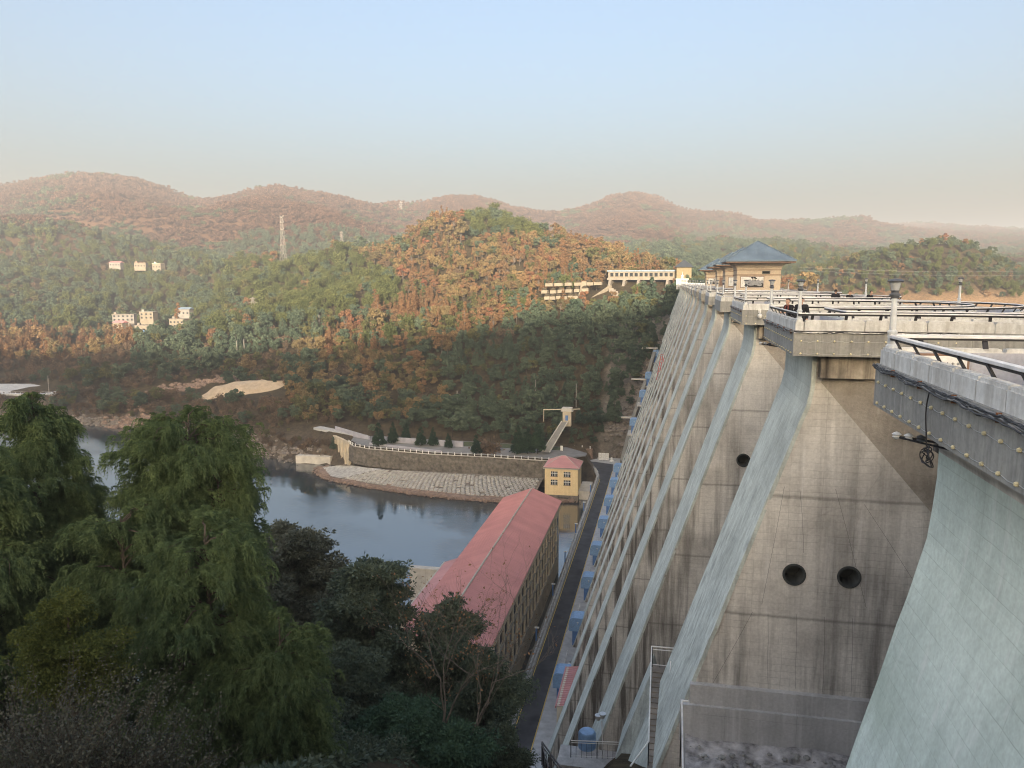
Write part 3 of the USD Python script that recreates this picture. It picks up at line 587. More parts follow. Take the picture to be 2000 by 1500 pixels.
# ---------------------------------------------------------------- light strings and cables on the fascias
def bulb_mesh(axis_):
    v, f = MB().lathe([(0, 0), (.030, 0), (.036, .02), (.024, .045), (0, .05)], sides=10).mesh()
    if axis_ == 'x': v = np.stack([-v[:, 2], v[:, 1], v[:, 0]], 1)
    else: v = np.stack([v[:, 0], -v[:, 2], v[:, 1]], 1)
    return v, f
bx_, by_ = bulb_mesh('x'), bulb_mesh('y')
def light_string(label, pts_, which):
    t = thing('light_string', label, 'string lights', group='light strings on the walkway fascias')
    mb = MB()
    P = np.array(pts_); Q = []
    for i in range(len(P) - 1):
        for u in np.linspace(0, 1, 5)[:-1]: Q.append(P[i] * (1 - u) + P[i + 1] * u - [0, 0, .03 * math.sin(math.pi * u) * rng.uniform(.4, 1.6)])
    Q.append(P[-1]); mb.tube(np.array(Q), .005, 4); part(t, 'wire', mb, M['steel'])
    for p in pts_: part(t, 'bulb', (which[0] + p, which[1]), M['bulb'])
for k in (1, 2, 3):
    for z, w in ((-2.17, 'upper'), (-2.62, 'lower')):
        ys = np.arange(YC(k) - 4.0, YC(k) + 4.25, .57)
        light_string(f'{w} string of small yellow lamps on the river-facing side of the {ORD[k-1]} crest platform', [R(XA - .065, y, z) for y in ys], bx_)
        if k > 1: light_string(f'{w} string of small yellow lamps on the near side of the {ORD[k-1]} crest platform', [R(x, YC(k) - 4.29 - .065, z) for x in np.arange(XA + .2, 11.5 if k == 2 else 8, .57)], by_)
def sag(a, b, n, amp, jig):
    u = np.linspace(0, 1, n); P = np.outer(1 - u, a) + np.outer(u, b)
    P[:, 2] -= amp * np.abs(np.sin(np.pi * u * max(1, round(np.linalg.norm(np.array(b) - a) / 1.7))))
    return P + rng.normal(0, jig, P.shape) * [1, 1, 1]
for k in (1, 2, 3):
    yA, yB = YC(k) - 4.2, YC(k) + 4.3
    t = thing('cable_run', f'bundle of black cables clipped below the parapet of the {ORD[k-1]} crest platform', 'cables', group='cable bundles on the crest platforms')
    part(t, 'conduit', MB().tube([R(XA - .10, yA, -1.84), R(XA - .10, yB, -1.84)], .028, 6), M['cable_grey'])
    for i in range(8 if k == 1 else 4):
        P = sag(R(XA - .11 - .012 * i, yA, -1.80 - .02 * (i % 4)), R(XA - .11 - .01 * (i % 3), yB, -1.80 - .02 * (i % 4)), 60, rng.uniform(.01, .10), .008)
        part(t, 'cable', MB().tube(P, rng.uniform(.008, .015), 5), M['cable'] if i % 3 else M['cable_grey'])
    if k == 2:
        for i in range(4): part(t, 'cable', MB().tube(sag(R(XA - .05, YC(k) - 4.29 - .1, -1.80 - .02 * i), R(12.5, YC(k) - 4.29 - .1, -1.82 - .02 * i), 60, rng.uniform(.01, .06), .006), .011, 5), M['cable'])
        part(t, 'conduit', MB().tube([R(XA - .05, YC(k) - 4.29 - .09, -1.87), R(12.5, YC(k) - 4.29 - .09, -1.87)], .022, 6), M['rail_white'])
    for y in np.arange(yA + .3, yB, 1.7): part(t, 'clip', MB().box(XA - .135, XA - .062, y - .010, y + .010, -1.93 + H0, -1.79 + H0), M['rust'])
# hanging cable and coil at the first platform, insulator arm
cy0 = 14.25
t = thing('cable_coil', 'black hanging cable ending in a loose coil under the nearest crest platform', 'cable')
u = np.linspace(0, 1, 14); part(t, 'drop', MB().tube(np.stack([XA - .12 + 0 * u, cy0 + .05 * np.sin(u * 5) + .25 * (u - u * u), H0 - 1.9 - .95 * u], 1), .013, 6), M['cable'])
th = np.linspace(0, 2 * math.pi * 5.3, 120); rr = .20 + .07 * np.sin(th * .37)
part(t, 'coil', MB().tube(np.stack([XA - .12 + .05 * np.sin(th * 1.7), cy0 - .12 + rr * np.cos(th) * (1 - .1 * np.sin(th * .2)), H0 - 3.0 + rr * .62 * np.sin(th) + .05 * np.cos(th * .45)], 1), .010, 5), M['cable'])
for k, yb in ((1, 15.3), (2, 37.6)):
    t = thing('insulator_arm', f'steel arm with white porcelain insulators under the {ORD[k-1]} crest platform', 'insulator')
    a = R(5.3, yb, -3.02); e = R(4.35, yb + .45, -2.98)
    part(t, 'arm', MB().tube([a, e], .022, 6).tube([a + [0, -.5, -.05], e], .02, 6), M['iron'])
    for i in range(3):
        c = a + (e - a) * (.55 + .2 * i) + [0, 0, .02]
        part(t, 'insulator', MB().lathe([(0, -.06), (.05, -.06), (.085, -.02), (.05, .0), (.09, .03), (.05, .06), (0, .08)], c, 10), M['white'] if i else M['lamp_cap'], smooth=40)
t = thing('camera_dome', 'white dome security camera on a bracket at the third crest platform', 'security camera')
c = R(5.55, YC(3) - 4.29 - .32, -2.15)
part(t, 'bracket', MB().box(c[0] - .03, c[0] + .03, c[1], c[1] + .26, c[2] + .28, c[2] + .34).box(c[0] - .09, c[0] + .09, c[1] + .22, c[1] + .258, c[2] + .18, c[2] + .42).box(c[0] - .03, c[0] + .03, c[1] - .03, c[1] + .03, c[2] + .12, c[2] + .34), M['white'])
part(t, 'dome', MB().lathe([(0, -.16), (.07, -.14), (.12, -.06), (.135, .03), (.12, .09), (.06, .14), (0, .14)], c, 16), M['white'], smooth=True)
# notice plaque on the inner parapet of the first walkway
t = thing('notice_plaque', 'white framed notice on the inner parapet of the nearest walkway', 'notice')
px0, px1, yw = 5.05, 6.25, YC(1) + 4.29 - .30
part(t, 'frame', MB().box(px0, px1, yw - .035, yw - .004, -2.35 + H0, -1.53 + H0), M['brown_trim'])
part(t, 'sheet', MB().box(px0 + .05, px1 - .05, yw - .041, yw - .036, -2.30 + H0, -1.58 + H0), M['white'])
mb = MB()
for r_ in range(5):
    for c_ in range(9):
        if rng.random() < .85: xx = px0 + .15 + c_ * .10; zz = -1.70 - r_ * .12; mb.box(xx, xx + .06, yw - .045, yw - .0415, zz - .05 + H0, zz - .035 + H0).box(xx + .02, xx + .032, yw - .0445, yw - .0415, zz - .07 + H0, zz - .01 + H0)
part(t, 'print', mb, M['black'])

# ---------------------------------------------------------------- crest gatehouses with hipped roofs
HP = kind_proto('gatehouse')
w = 2.62
part(HP, 'wall', MB().box(-w, w, -w, w, -2.6, 1.25), M['house_wall'])
part(HP, 'pier', MB().box(-w - .5, w + .5, -w - .5, w + .5, -40, -2.62), M['fascia'])
part(HP, 'band', MB().box(-w - .07, w + .07, -w - .07, w + .07, .62, .72).box(-w - .05, w + .05, -w - .05, w + .05, 1.25, 1.33), M['brown_trim'])
prof = [(2.66, 1.33), (2.70, 1.55), (2.85, 1.8), (3.15, 2.02), (3.15, 2.12)]
mb = MB(); vv = []; 
for h_, z_ in prof: vv += [(-h_, -h_, z_), (h_, -h_, z_), (h_, h_, z_), (-h_, h_, z_)]
mb.add(vv, [(4 * i + j, 4 * i + (j + 1) % 4, 4 * i + 4 + (j + 1) % 4, 4 * i + 4 + j) for i in range(len(prof) - 1) for j in range(4)])
part(HP, 'cornice', mb, M['house_wall'])
part(HP, 'soffit', MB().box(-4.1, 4.1, -4.1, 4.1, 2.12, 2.30), M['brown_trim'])
e_, ap = 4.2, 4.95
rv = [(-e_, -e_, 2.30), (e_, -e_, 2.30), (e_, e_, 2.30), (-e_, e_, 2.30), (-e_, -e_, 2.42), (e_, -e_, 2.42), (e_, e_, 2.42), (-e_, e_, 2.42), (0, 0, ap)]
roof = part(HP, 'roof', MB().add(rv, [(0, 1, 5, 4), (1, 2, 6, 5), (2, 3, 7, 6), (3, 0, 4, 7)]).add(rv, [(4, 5, 8), (5, 6, 8), (6, 7, 8), (7, 4, 8), (0, 2, 1), (0, 3, 2)]), M['slate'])
ms = MB()
for a4 in range(4):
    ca, sa = math.cos(a4 * math.pi / 2), math.sin(a4 * math.pi / 2)
    for u_ in np.linspace(-.94, .94, 20):
        p0 = np.array([u_ * e_, -e_, 2.43]); t_ = 1 - abs(u_); p1 = np.array([u_ * e_, -e_ * (1 - t_), 2.43 + (ap - 2.42) * t_])
        for p in (p0, p1): p[:2] = [p[0] * ca - p[1] * sa, p[0] * sa + p[1] * ca]
        ms.tube([p0, p1], .022, 4)
part(HP, 'roof_seam', ms, M['slate'])
rh = MB()
for a4 in range(4): rh.tube([((-1) ** (a4 // 2) * e_, (-1) ** (a4 % 2) * e_, 2.44), (0, 0, ap + .02)], .06, 6)
part(HP, 'ridge_cap', rh, M['slate'])
part(HP, 'window', MB().box(.35, 1.35, -w - .03, -w + .1, .78, 1.18), M['tan_dark']); part(HP, 'window_pane', MB().box(.42, 1.28, -w - .036, -w - .031, .84, 1.12), M['glass'])
for i, k in enumerate((6, 7, 8, 10)):
    yc = YC(k) - 10 + 20 * 0
    c = R(11.1, YC(k) - 10 + .0, 0)
    hs = copy_of(HP, 'gatehouse', f'sand-coloured hip-roofed gatehouse on the dam crest, {ORD[i]} of four from the viewpoint', 'gatehouse', c, group='gatehouses on the dam crest')
    m = thing('wall_picture', f'framed black-and-white picture on the near wall of the {ORD[i]} gatehouse', 'picture', c, group='pictures on the gatehouses')
    yf = -w - .01
    part(m, 'frame', MB().box(-2.2, .66, yf - .05, yf - .004, -.92, .52), M['brown_trim'])
    part(m, 'sheet', MB().box(-2.13, .59, yf - .058, yf - .052, -.85, .45), M['white'] if i != 2 else M['brown_trim'])
    r2 = np.random.default_rng(40 + i); dk, gy = MB(), MB(); lay = 0
    def flat(mb_, pg, z_):
        pg = pg.intersection(sbox(-2.1, -.82, .56, .42))
        if pg.is_empty: return
        vv, ff = MB().poly(pg, 0, .003).mesh(); mb_.add(np.stack([vv[:, 0], yf - .0585 - z_ - vv[:, 2], vv[:, 1]], 1), ff[:, ::-1])
    xs = np.linspace(-1.25, .56, 14); gl = -.35 + .18 * r2.random(14)
    flat(gy, Polygon([(-1.25, -.82), *zip(xs, gl + .3), (.56, -.82)]), 0)
    flat(dk, Polygon([(-1.25, -.82), *zip(xs, gl - .08), (.56, -.82)]), .0035)
    for j in range(5): flat(gy, affinity.translate(affinity.scale(Point(0, 0).buffer(.2, quad_segs=6), 1.6, .8), r2.uniform(-1, .4), r2.uniform(-.6, -.3)), .007 + .0035 * j)
    for j in range(4):
        xx = r2.uniform(-.9, .5); flat(dk, sbox(xx, -.1, xx + .03, .42), .03)
        for q_ in range(3): flat(dk, affinity.translate(Point(0, 0).buffer(r2.uniform(.05, .1), quad_segs=2), xx + r2.normal() * .12, .3 + r2.normal() * .06), .034 + .0035 * q_)
    for j in range(6): flat(gy, sbox(-1.9, .2 - .12 * j, -1.86, .28 - .12 * j).union(sbox(-1.7, .2 - .12 * j, -1.66, .27 - .12 * j)), 0)
    part(m, 'dark_shapes', dk, M['black']); part(m, 'grey_shapes', gy, M['greyprint'])
t = thing('gate_lodge', 'sunlit cream lodge with balustrade at the far end of the dam crest', 'building')
c = R(6.4, YC(18) + 9, 0)
part(t, 'wall', MB().box(c[0] - 2.6, c[0] + 2.6, c[1] - 3, c[1] + 3, c[2] - 4, c[2] + .4), M['cream'])
part(t, 'cornice', MB().box(c[0] - 2.9, c[0] + 2.9, c[1] - 3.3, c[1] + 3.3, c[2] + .4, c[2] + .8), M['cream'])
for dx in (-2.2, -.75, .75, 2.2): part(t, 'pilaster', MB().box(c[0] + dx - .3, c[0] + dx + .3, c[1] - 3.2, c[1] - 3.0, c[2] - 4, c[2] + .4), M['white'])
part(t, 'finial', MB().lathe([(0, 0), (.5, 0), (.35, .8), (.6, 1.2), (.12, 1.8), (0, 3.4)], c + [0, -1, .8], 10), M['white'], smooth=40)
# red ropes and work cages hanging on the far buttress faces
for i, (pa, pb) in enumerate((((1292, 692), (1283, 742)), ((1297, 700), (1284, 790)), ((1300, 738), (1281, 800)))):
    P = []
    for u in np.linspace(0, 1, 10):
        d_ = ray(pa[0] + (pb[0] - pa[0]) * u, pa[1] + (pb[1] - pa[1]) * u); best = None
        Ys = np.linspace(120, 340, 600); z = d_[2] / d_[1] * Ys; x = d_[0] / d_[1] * Ys; kk = np.argmin(np.abs(Ys - (YC(11) + 20 * 0)))
        P.append(R(x[kk] - .1, Ys[kk] + 0.6 * math.sin(u * 9 + i), z[kk]))
    t = thing('work_rope', f'red work rope ladder hanging on the far dam face, {ORD[i]} from the left', 'rope', group='red ropes on the dam face')
    part(t, 'rope', MB().tube(P, .09, 5).tube(np.array(P) + [.55, 0, 0], .09, 5), M['red'])
    part(t, 'rung', sum((list() for _ in ()), []) or (lambda mb: [mb.bar(p, p + [.55, 0, 0], .10) for p in np.array(P)] and mb)(MB()), M['red'])
# ---------------------------------------------------------------- road at the foot of the dam
RX0, RX1 = -20.55, -17.0
def strip(name, x0, x1, y0, y1, z, m, **kw): return obj(name, sheet(x0, x1, y0, y1, z), m, **kw)
obj('road_embankment', MB().box(-22.0, -12.0, 62, 262, -76 + H0, ROAD_Z - .012 + H0), M['tan_dark'], kind='structure')
bend = [(-20.9, 40), (-20.9, 250), (-21.3, 256), (-22.6, 262), (-26, 268), (-36, 273)]
road_pg = Polygon([(RX0, 40), (RX0, 250), (-21.0, 256), (-22.4, 261), (-25.6, 266), (-35, 270.5), (-46, 272.5), (-46, 277), (-33, 276), (-24, 274.5), (-17.6, 272), (-17.0, 262), (-17.0, 40)])
obj('road', MB().poly(road_pg, ROAD_Z - .012 + H0, ROAD_Z + H0), M['asphalt'], kind='structure')
obj('forecourt_paving', MB().poly(Polygon([(-30, 266), (-17, 262), (-12, 262), (-12, 282), (-30, 282)]), ROAD_Z - .5 + H0, ROAD_Z - .016 + H0), M['pave'], kind='structure')
t = thing('road_line', 'yellow edge line on the river side of the dam-foot road', 'road marking'); part(t, 'paint', sheet(RX0 + .10, RX0 + .24, 62, 250, ROAD_Z + .004), M['yellow_line'])
t = thing('road_line', 'yellow edge line on the dam side of the dam-foot road', 'road marking'); part(t, 'paint', sheet(RX1 - .2, RX1 - .06, 62, 262, ROAD_Z + .004), M['yellow_line'])
obj('walkway_pavement', MB().box(RX1, -12.05, 62, 262, ROAD_Z - .01 + H0, ROAD_Z + .14 + H0), M['kerb'], kind='structure')
# balustrade on the river side: kerb beam, panels, posts
t = thing('road_balustrade', 'grey concrete balustrade with short posts along the river side of the road', 'balustrade')
ln = LineString([(-21.15, 62), (-21.15, 250), (-21.6, 256), (-23.0, 261.6), (-26.2, 266.6), (-35, 271)])
part(t, 'base_beam', MB().poly(ln.buffer(.38, cap_style=2), ROAD_Z - .6 + H0, ROAD_Z + .22 + H0), M['kerb'])
part(t, 'top_beam', MB().poly(ln.buffer(.14, cap_style=2), ROAD_Z + .92 + H0, ROAD_Z + 1.04 + H0), M['kerb'])
part(t, 'panel', MB().poly(ln.buffer(.05, cap_style=2), ROAD_Z + .22 + H0, ROAD_Z + .92 + H0), M['kerb'])
for s in np.arange(.5, ln.length, 1.55):
    p = np.array(ln.interpolate(s).coords[0]); part(t, 'post', MB().rbox(R(p[0], p[1], ROAD_Z + .68), (.32, .26, 1.0)), M['kerb'])
# blue lamp posts
kp = kind_proto('road_lamp')
part(kp, 'pole', MB().box(-.13, .13, -.13, .13, -1.6, 2.35), M['blue_dark'])
part(kp, 'arm', MB().box(-.10, .42, -.06, .06, 2.35, 2.42), M['blue_dark'])
part(kp, 'lamp_head', MB().box(-.30, .50, -.20, .20, 2.42, 2.58), M['white'])
for i, y in enumerate((92, 111.8, 132, 152.8, 172.6, 194, 214, 234)):
    copy_of(kp, 'road_lamp', f'blue road lamp with white head on the river side, {ORD[i]} from the viewpoint', 'street lamp', R(-21.95, y, ROAD_Z), group='blue lamp posts along the road')
copy_of(kp, 'road_lamp', 'square blue lamp post with white head where the road bends behind the yellow building', 'street lamp', R(-27.2, 266.4, ROAD_Z), group='blue lamp posts along the road')
# blue hooded housings at the buttress toes
kp = kind_proto('hooded_housing')
an = np.linspace(0, math.pi / 2, 7)
pg = [(0.0, -2.5), (0.0, -.85)] + [(.85 - .85 * math.cos(a), -.85 + .85 * math.sin(a)) for a in an[1:]] + [(2.5, 0), (2.5, -2.5)]
v, f = MB().poly(Polygon(pg), 0, 3.2).mesh(); v = np.stack([v[:, 0], 3.2 - v[:, 2], v[:, 1]], 1)
part(kp, 'hood', (v, f), M['blue'])
part(kp, 'column', MB().box(.62, 2.4, .25, 2.9, -5.4, -2.5), M['blue_dark'])
part(kp, 'lamp', MB().lathe([(0, 0), (.16, .02), (.2, .12), (0, .2)], (1.6, -.02, -.9), 8).tube([(1.6, 0, -1.2), (1.6, -.25, -.9)], .04, 5), M['steel'])
part(kp, 'bracket', MB().tube([(2.0, -.02, -1.5), (2.0, -.5, -1.5), (2.4, -.5, -1.2)], .035, 5), M['steel'])
def wall_x(y, z): return xface(z)
hz = {5: -60.2, 6: -60.1, 7: -60.1, 8: -60.2, 9: -60.4, 10: -60.4, 11: -60.4, 12: -60.4, 13: -60.6, 14: -48.5, 15: -41.2, 16: -36.6, 17: -29.4}
for i, k in enumerate(range(6, 18)):
    z = hz[k]; copy_of(kp, 'hooded_housing', f'blue round-topped housing on a blue column at the dam foot, {ORD[i]} from the viewpoint', 'housing', R(xface(z) - 2.6, YC(k) - 3.3 + .6, z), group='blue housings along the dam foot')
    mb = MB().box(xface(z) - 3.2, xface(z - 5), YC(k) - 4.5, YC(k) + 4, z - 5.8 + H0, z - 5.42 + H0)
    if k > 13: obj('housing_ledge', mb, M['pale_concrete'], f'concrete ledge under the {ORD[i]} blue housing of the dam foot', 'ledge')
# white pipe railings in front of the bays along the pavement
for i, k in enumerate(range(6, 13)):
    t = thing('bay_railing', f'white pipe railing at the dam-side kerb beyond the {ORD[i]} blue housing', 'railing', R(-15.6, YC(k) + 2, ROAD_Z + .14), group='white railings along the dam foot')
    L_ = 11.5
    for z in (.55, 1.0): part(t, 'pipe', MB().tube([(0, 0, z), (0, L_, z)], .04, 5).tube([(0, 0, z), (2.2, 0, z)], .04, 5), M['white'])
    for y in np.linspace(0, L_, 6): part(t, 'post', MB().tube([(0, y, 0), (0, y, 1.0)], .045, 5), M['white'])
    e = MB()
    for y in rng.uniform(1, 11, 4): e.tube([(1.0, y, 0), (1.0, y, 1.3)], .06, 5).box(.8, 1.2, y - .2, y + .2, 1.0, 1.35)
    part(t, 'equipment', e, M['steel'])
# small hut with a pink sheet roof at the dam foot
t = thing('sheet_roof_hut', 'narrow hut with pink-red sheet roof at the dam foot near the second blue housing', 'hut')
hx0, hx1, hy0, hy1, hzt = -13.6, -9.8, 98.6, 109.8, -57.8
part(t, 'wall', MB().box(hx0 + .1, hx1, hy0 + .1, hy1 - .1, ROAD_Z + .1 + H0, hzt - .4 + H0), M['cream'])
part(t, 'roof', MB().add([R(hx0 - .1, hy0, hzt - .5), R(hx1, hy0, hzt + .2), R(hx1, hy1, hzt + .2), R(hx0 - .1, hy1, hzt - .5)], [(0, 1, 2, 3)]).box(hx0 - .15, hx0 + .02, hy0, hy1, hzt - .75 + H0, hzt - .42 + H0), M['red_roof'])
mb = MB()
for y in np.arange(hy0 + .4, hy1, .62): mb.tube([R(hx0 - .1, y, hzt - .47), R(hx1, y, hzt + .23)], .05, 4)
part(t, 'roof_rib', mb, M['red_roof'])

# ---------------------------------------------------------------- powerhouse
P_ = thing('powerhouse', 'long powerhouse with red ribbed sheet roof beside the dam-foot road', 'powerhouse')
ex0, ex1, ey0, ey1, ez, rz_ = -37.6, -23.4, 100.0, 176.5, -52.0, -49.2
rx = (ex0 + ex1) / 2
def slab(a, b, c, d, th): 
    v = np.array([a, b, c, d, *(np.array([a, b, c, d]) - [0, 0, th])]); return MB().add(v, [(0, 1, 2, 3), (7, 6, 5, 4), (0, 4, 5, 1), (1, 5, 6, 2), (2, 6, 7, 3), (3, 7, 4, 0)])
rl_ = part(P_, 'roof', slab(R(ex0, ey0, ez), R(rx, ey0, rz_), R(rx, ey1, rz_), R(ex0, ey1, ez), .18), M['red_roof'], 'river-side slope of the roof')
rr_ = part(P_, 'roof', slab(R(rx, ey0, rz_), R(ex1, ey0, ez), R(ex1, ey1, ez), R(rx, ey1, rz_), .18), M['red_roof'], 'dam-side slope of the roof')
for side, par, xe in ((0, rl_, ex0), (1, rr_, ex1)):
    n = 0; mb = MB()
    for y in np.arange(ey0 + .1, ey1, .62): mb.tube([R(rx, y, rz_ + .02), R(xe, y, ez + .02)], .055, 4)
    part(par, 'rib', mb, M['red_roof'], kind='stuff')
part(P_, 'ridge_cap', MB().tube([R(rx, ey0, rz_ + .05), R(rx, ey1 + .1, rz_ + .05)], .16, 6), M['pale_concrete'])
part(P_, 'wall', MB().box(ex0 + .5, ex1 - .55, ey0 + .4, ey1 - .4, -72 + H0, ez - .22 + H0).add([R(ex0 + .5, ey1 - .4, ez - .22), R(ex1 - .55, ey1 - .4, ez - .22), R(rx, ey1 - .4, rz_ - .25)], [(0, 1, 2)]).add([R(ex0 + .5, ey0 + .4, ez - .22), R(ex1 - .55, ey0 + .4, ez - .22), R(rx, ey0 + .4, rz_ - .25)], [(0, 2, 1)]), M['tan'])
wx = ex1 - .55
part(P_, 'eaves_band', MB().box(wx, wx + .35, ey0 + .5, ey1 - .5, ez - 1.5 + H0, ez - .25 + H0), M['tan'])
nb = 19
for i in range(nb + 1):
    y = ey0 + 1.0 + (ey1 - ey0 - 7) * i / nb
    part(P_, 'pilaster', MB().box(wx + .002, wx + .28, y - .3, y + .3, -64.2 + H0, ez - 1.52 + H0), M['tan'])
zr_ = [(-55.8, -53.9), (-59.4, -56.9), (-63.4, -60.4)]
for z in (-56.35, -59.95, -63.9): part(P_, 'ledge', MB().box(wx + .004, wx + .32, ey0 + .6, ey1 - 5.6, z - .12 + H0, z + .12 + H0), M['tan_dark'])
for i in range(nb):
    ya = ey0 + 1.3 + (ey1 - ey0 - 7) * i / nb; yb = ya + (ey1 - ey0 - 7) / nb - .6
    for z0, z1 in zr_:
        wd = part(P_, 'window', MB().box(wx + .003, wx + .06, ya + .2, yb - .2, z0 + H0, z1 + H0), M['tan_dark'])
        part(wd, 'pane', MB().box(wx + .062, wx + .075, ya + .3, (ya + yb) / 2 - .05, z0 + .15 + H0, z1 - .15 + H0).box(wx + .062, wx + .075, (ya + yb) / 2 + .05, yb - .3, z0 + .15 + H0, z1 - .15 + H0), M['glass'])
dr = part(P_, 'stair_window', MB().box(wx + .003, wx + .06, ey1 - 4.6, ey1 - 2.4, -64 + H0, -55 + H0), M['tan_dark'])
part(dr, 'pane', MB().box(wx + .062, wx + .08, ey1 - 4.4, ey1 - 2.6, -63.8 + H0, -55.2 + H0), M['glass'])
# low annex on the river side
part(P_, 'annex_wall', MB().box(-40.4, ex0 + .45, 110, 137, -72 + H0, ez - 2.2 + H0), M['tan'])
part(P_, 'annex_roof', slab(R(-40.8, 110, ez - 1.9), R(ex0 + .3, 110, ez - .55), R(ex0 + .3, 137.4, ez - .55), R(-40.8, 137.4, ez - 1.9), .15), M['red_roof'])
part(P_, 'annex_gutter', MB().box(-41.0, -40.78, 110, 137.4, ez - 2.15 + H0, ez - 1.85 + H0), M['pale_concrete'])
obj('tailrace_wall', MB().box(-53.2, -40.45, 152.4, 153.6, -73 + H0, -61.9 + H0).box(-53.4, -40.4, 152.2, 153.8, -61.9 + H0, -61.6 + H0), M['pale_concrete'], 'pale concrete tailrace wall standing out into the river from the powerhouse', 'wall')

# ---------------------------------------------------------------- yellow house by the road end
Yb = thing('yellow_house', 'yellow tiled house with red hipped roof at the water by the road bend', 'house')
x0, x1, y0, y1, zt = -36.6, -26.1, 235.2, 245.2, -58.9
part(Yb, 'wall', MB().box(x0, x1, y0, y1, -67.4 + H0, zt + H0), M['yellow_wall'])
part(Yb, 'foundation', MB().box(x0 - .2, x1 + .2, y0 - .15, y1, -72 + H0, -67.42 + H0), M['rock'])
part(Yb, 'culvert', MB().box(x0 + 4.2, x0 + 7.6, y0 - .3, y0 - .155, -69.6 + H0, -68.1 + H0), M['hole'])
part(Yb, 'eaves', MB().box(x0 - .55, x1 + .55, y0 - .55, y1 + .55, zt + .002 + H0, zt + .38 + H0), M['pale_concrete'])
part(Yb, 'gutter', MB().box(x0 - .6, x1 + .6, y0 - .6, y0 - .552, zt + .2 + H0, zt + .45 + H0).box(x1 + .552, x1 + .6, y0 - .6, y1 + .6, zt + .2 + H0, zt + .45 + H0), M['tan_dark'])
rv = [R(x0 - .5, y0 - .5, zt + .4), R(x1 + .5, y0 - .5, zt + .4), R(x1 + .5, y1 + .5, zt + .4), R(x0 - .5, y1 + .5, zt + .4), R((x0 + x1) / 2 - .6, (y0 + y1) / 2, zt + 3.2), R((x0 + x1) / 2 + .6, (y0 + y1) / 2, zt + 3.2)]
part(Yb, 'roof', MB().add(rv, [(0, 1, 5, 4), (2, 3, 4, 5)]).add(rv, [(1, 2, 5), (3, 0, 4)]), M['red_roof'])
mb = MB()
for a, b in ((0, 4), (1, 5), (2, 5), (3, 4), (4, 5)): mb.tube([rv[a], rv[b]], .09, 5)
part(Yb, 'hip_cap', mb, M['pale_concrete'])
for zc in (-60.6, -63.3):
    for xc in (x0 + 3.0, x0 + 7.1):
        wd = part(Yb, 'window', MB().box(xc - 1.05, xc + 1.05, y0 - .02, y0 + .1, zc - .8 + H0, zc + .8 + H0), M['glass'])
        fr = MB().box(xc - 1.1, xc + 1.1, y0 - .10, y0 - .022, zc + .12 + H0, zc + .30 + H0)
        for dx in (-.55, 0, .55): fr.box(xc + dx - .06, xc + dx + .06, y0 - .08, y0 - .024, zc - .8 + H0, zc + .8 + H0)
        part(wd, 'frame', fr, M['white']); part(wd, 'sill', MB().box(xc - 1.2, xc + 1.2, y0 - .18, y0 - .022, zc - .95 + H0, zc - .82 + H0), M['brown_trim'])
obj('house_side_block', MB().box(x1 + .01, -22.6, 237, 249, -72 + H0, -66.2 + H0), M['pale_concrete'], 'low concrete block between the yellow house and the road', 'wall')

# ---------------------------------------------------------------- steps and railings below the second bay
def railing(name, label, pts_, h=1.1, bars=True, white=True, gap=.35):
    t = thing(name, label, 'railing'); P = np.array(pts_, float)
    part(t, 'top_rail', MB().tube(P + [0, 0, h], .035, 6), M['white'] if white else M['iron'])
    part(t, 'mid_rail', MB().tube(P + [0, 0, h - .16], .022, 5), M['white'] if white else M['iron'])
    part(t, 'bottom_rail', MB().tube(P + [0, 0, .12], .022, 5), M['white'] if white else M['iron'])
    for i in range(len(P) - 1):
        L_ = np.linalg.norm(P[i + 1] - P[i]); n = max(1, int(L_ / gap))
        for u in np.linspace(0, 1, n + 1):
            c = P[i] * (1 - u) + P[i + 1] * u; thick = u in (0, 1)
            part(t, 'post' if thick else 'baluster', MB().tube([c, c + [0, 0, h - (0 if thick else .16)]], .03 if thick else .012, 5), M['iron'])
    return t
railing('landing_railing', 'white-topped iron railing on the stair landing against the second turquoise buttress', [R(-.28, 38, -19.7), R(.9, 38, -19.7)])
hr = lambda a, b, n: part(n, 'rail', MB().tube([a, b], .035, 6), M['white'])
t = thing('stair_handrail', 'long white handrail beside the steep stair below the second buttress', 'handrail')
a, b, c = R(-.32, 38, -18.6), R(-.28, 30.6, -19.2), R(-.95, 28.6, -19.1)
hr(a, b, t); hr(b, c, t)
for u in np.linspace(0, 1, 7): p = a + (b - a) * u; part(t, 'post', MB().tube([p, p - [0, 0, 1.1]], .025, 5), M['iron'])
t = thing('corner_handrail', 'short white handrail with a bent top in front of the second buttress foot', 'handrail')
a, b, c = R(1.15, 27.0, -15.2), R(.91, 27.0, -15.2), R(.9, 23.6, -15.9)
hr(a, b, t); hr(b, c, t)
for p in (b, c): part(t, 'post', MB().tube([p, p - [0, 0, 2.6]], .028, 5), M['iron'])
t = thing('face_pipe', 'thin white pipe running down the second turquoise buttress face', 'pipe')
part(t, 'pipe', MB().tube([R(.62, 36.0, -18.3), R(.55, 34.6, -19.0), R(.25, 33.6, -19.9), R(-.3, 32.6, -21.4)], .022, 5), M['white'])
st = thing('steep_stair', 'steep mossy concrete stair with turquoise cheek wall below the second buttress', 'stair')
n = 26
for i in range(n):
    u = i / (n - 1); y = 38.0 - 10 * u; part(st, 'step', MB().box(-.25 - .1 * u, .62, y - .35, y + .4, -27 + H0, -19.8 - 1.2 * u + H0), M['rock'])
ck = [R(-.44, 44, -23.4), R(-2.4, 44, -29.0), R(-1.5, 43.2, -28.9), R(-.38, 43.2, -25.4), R(-.44, 46, -23.4), R(-2.4, 46, -29.0)]
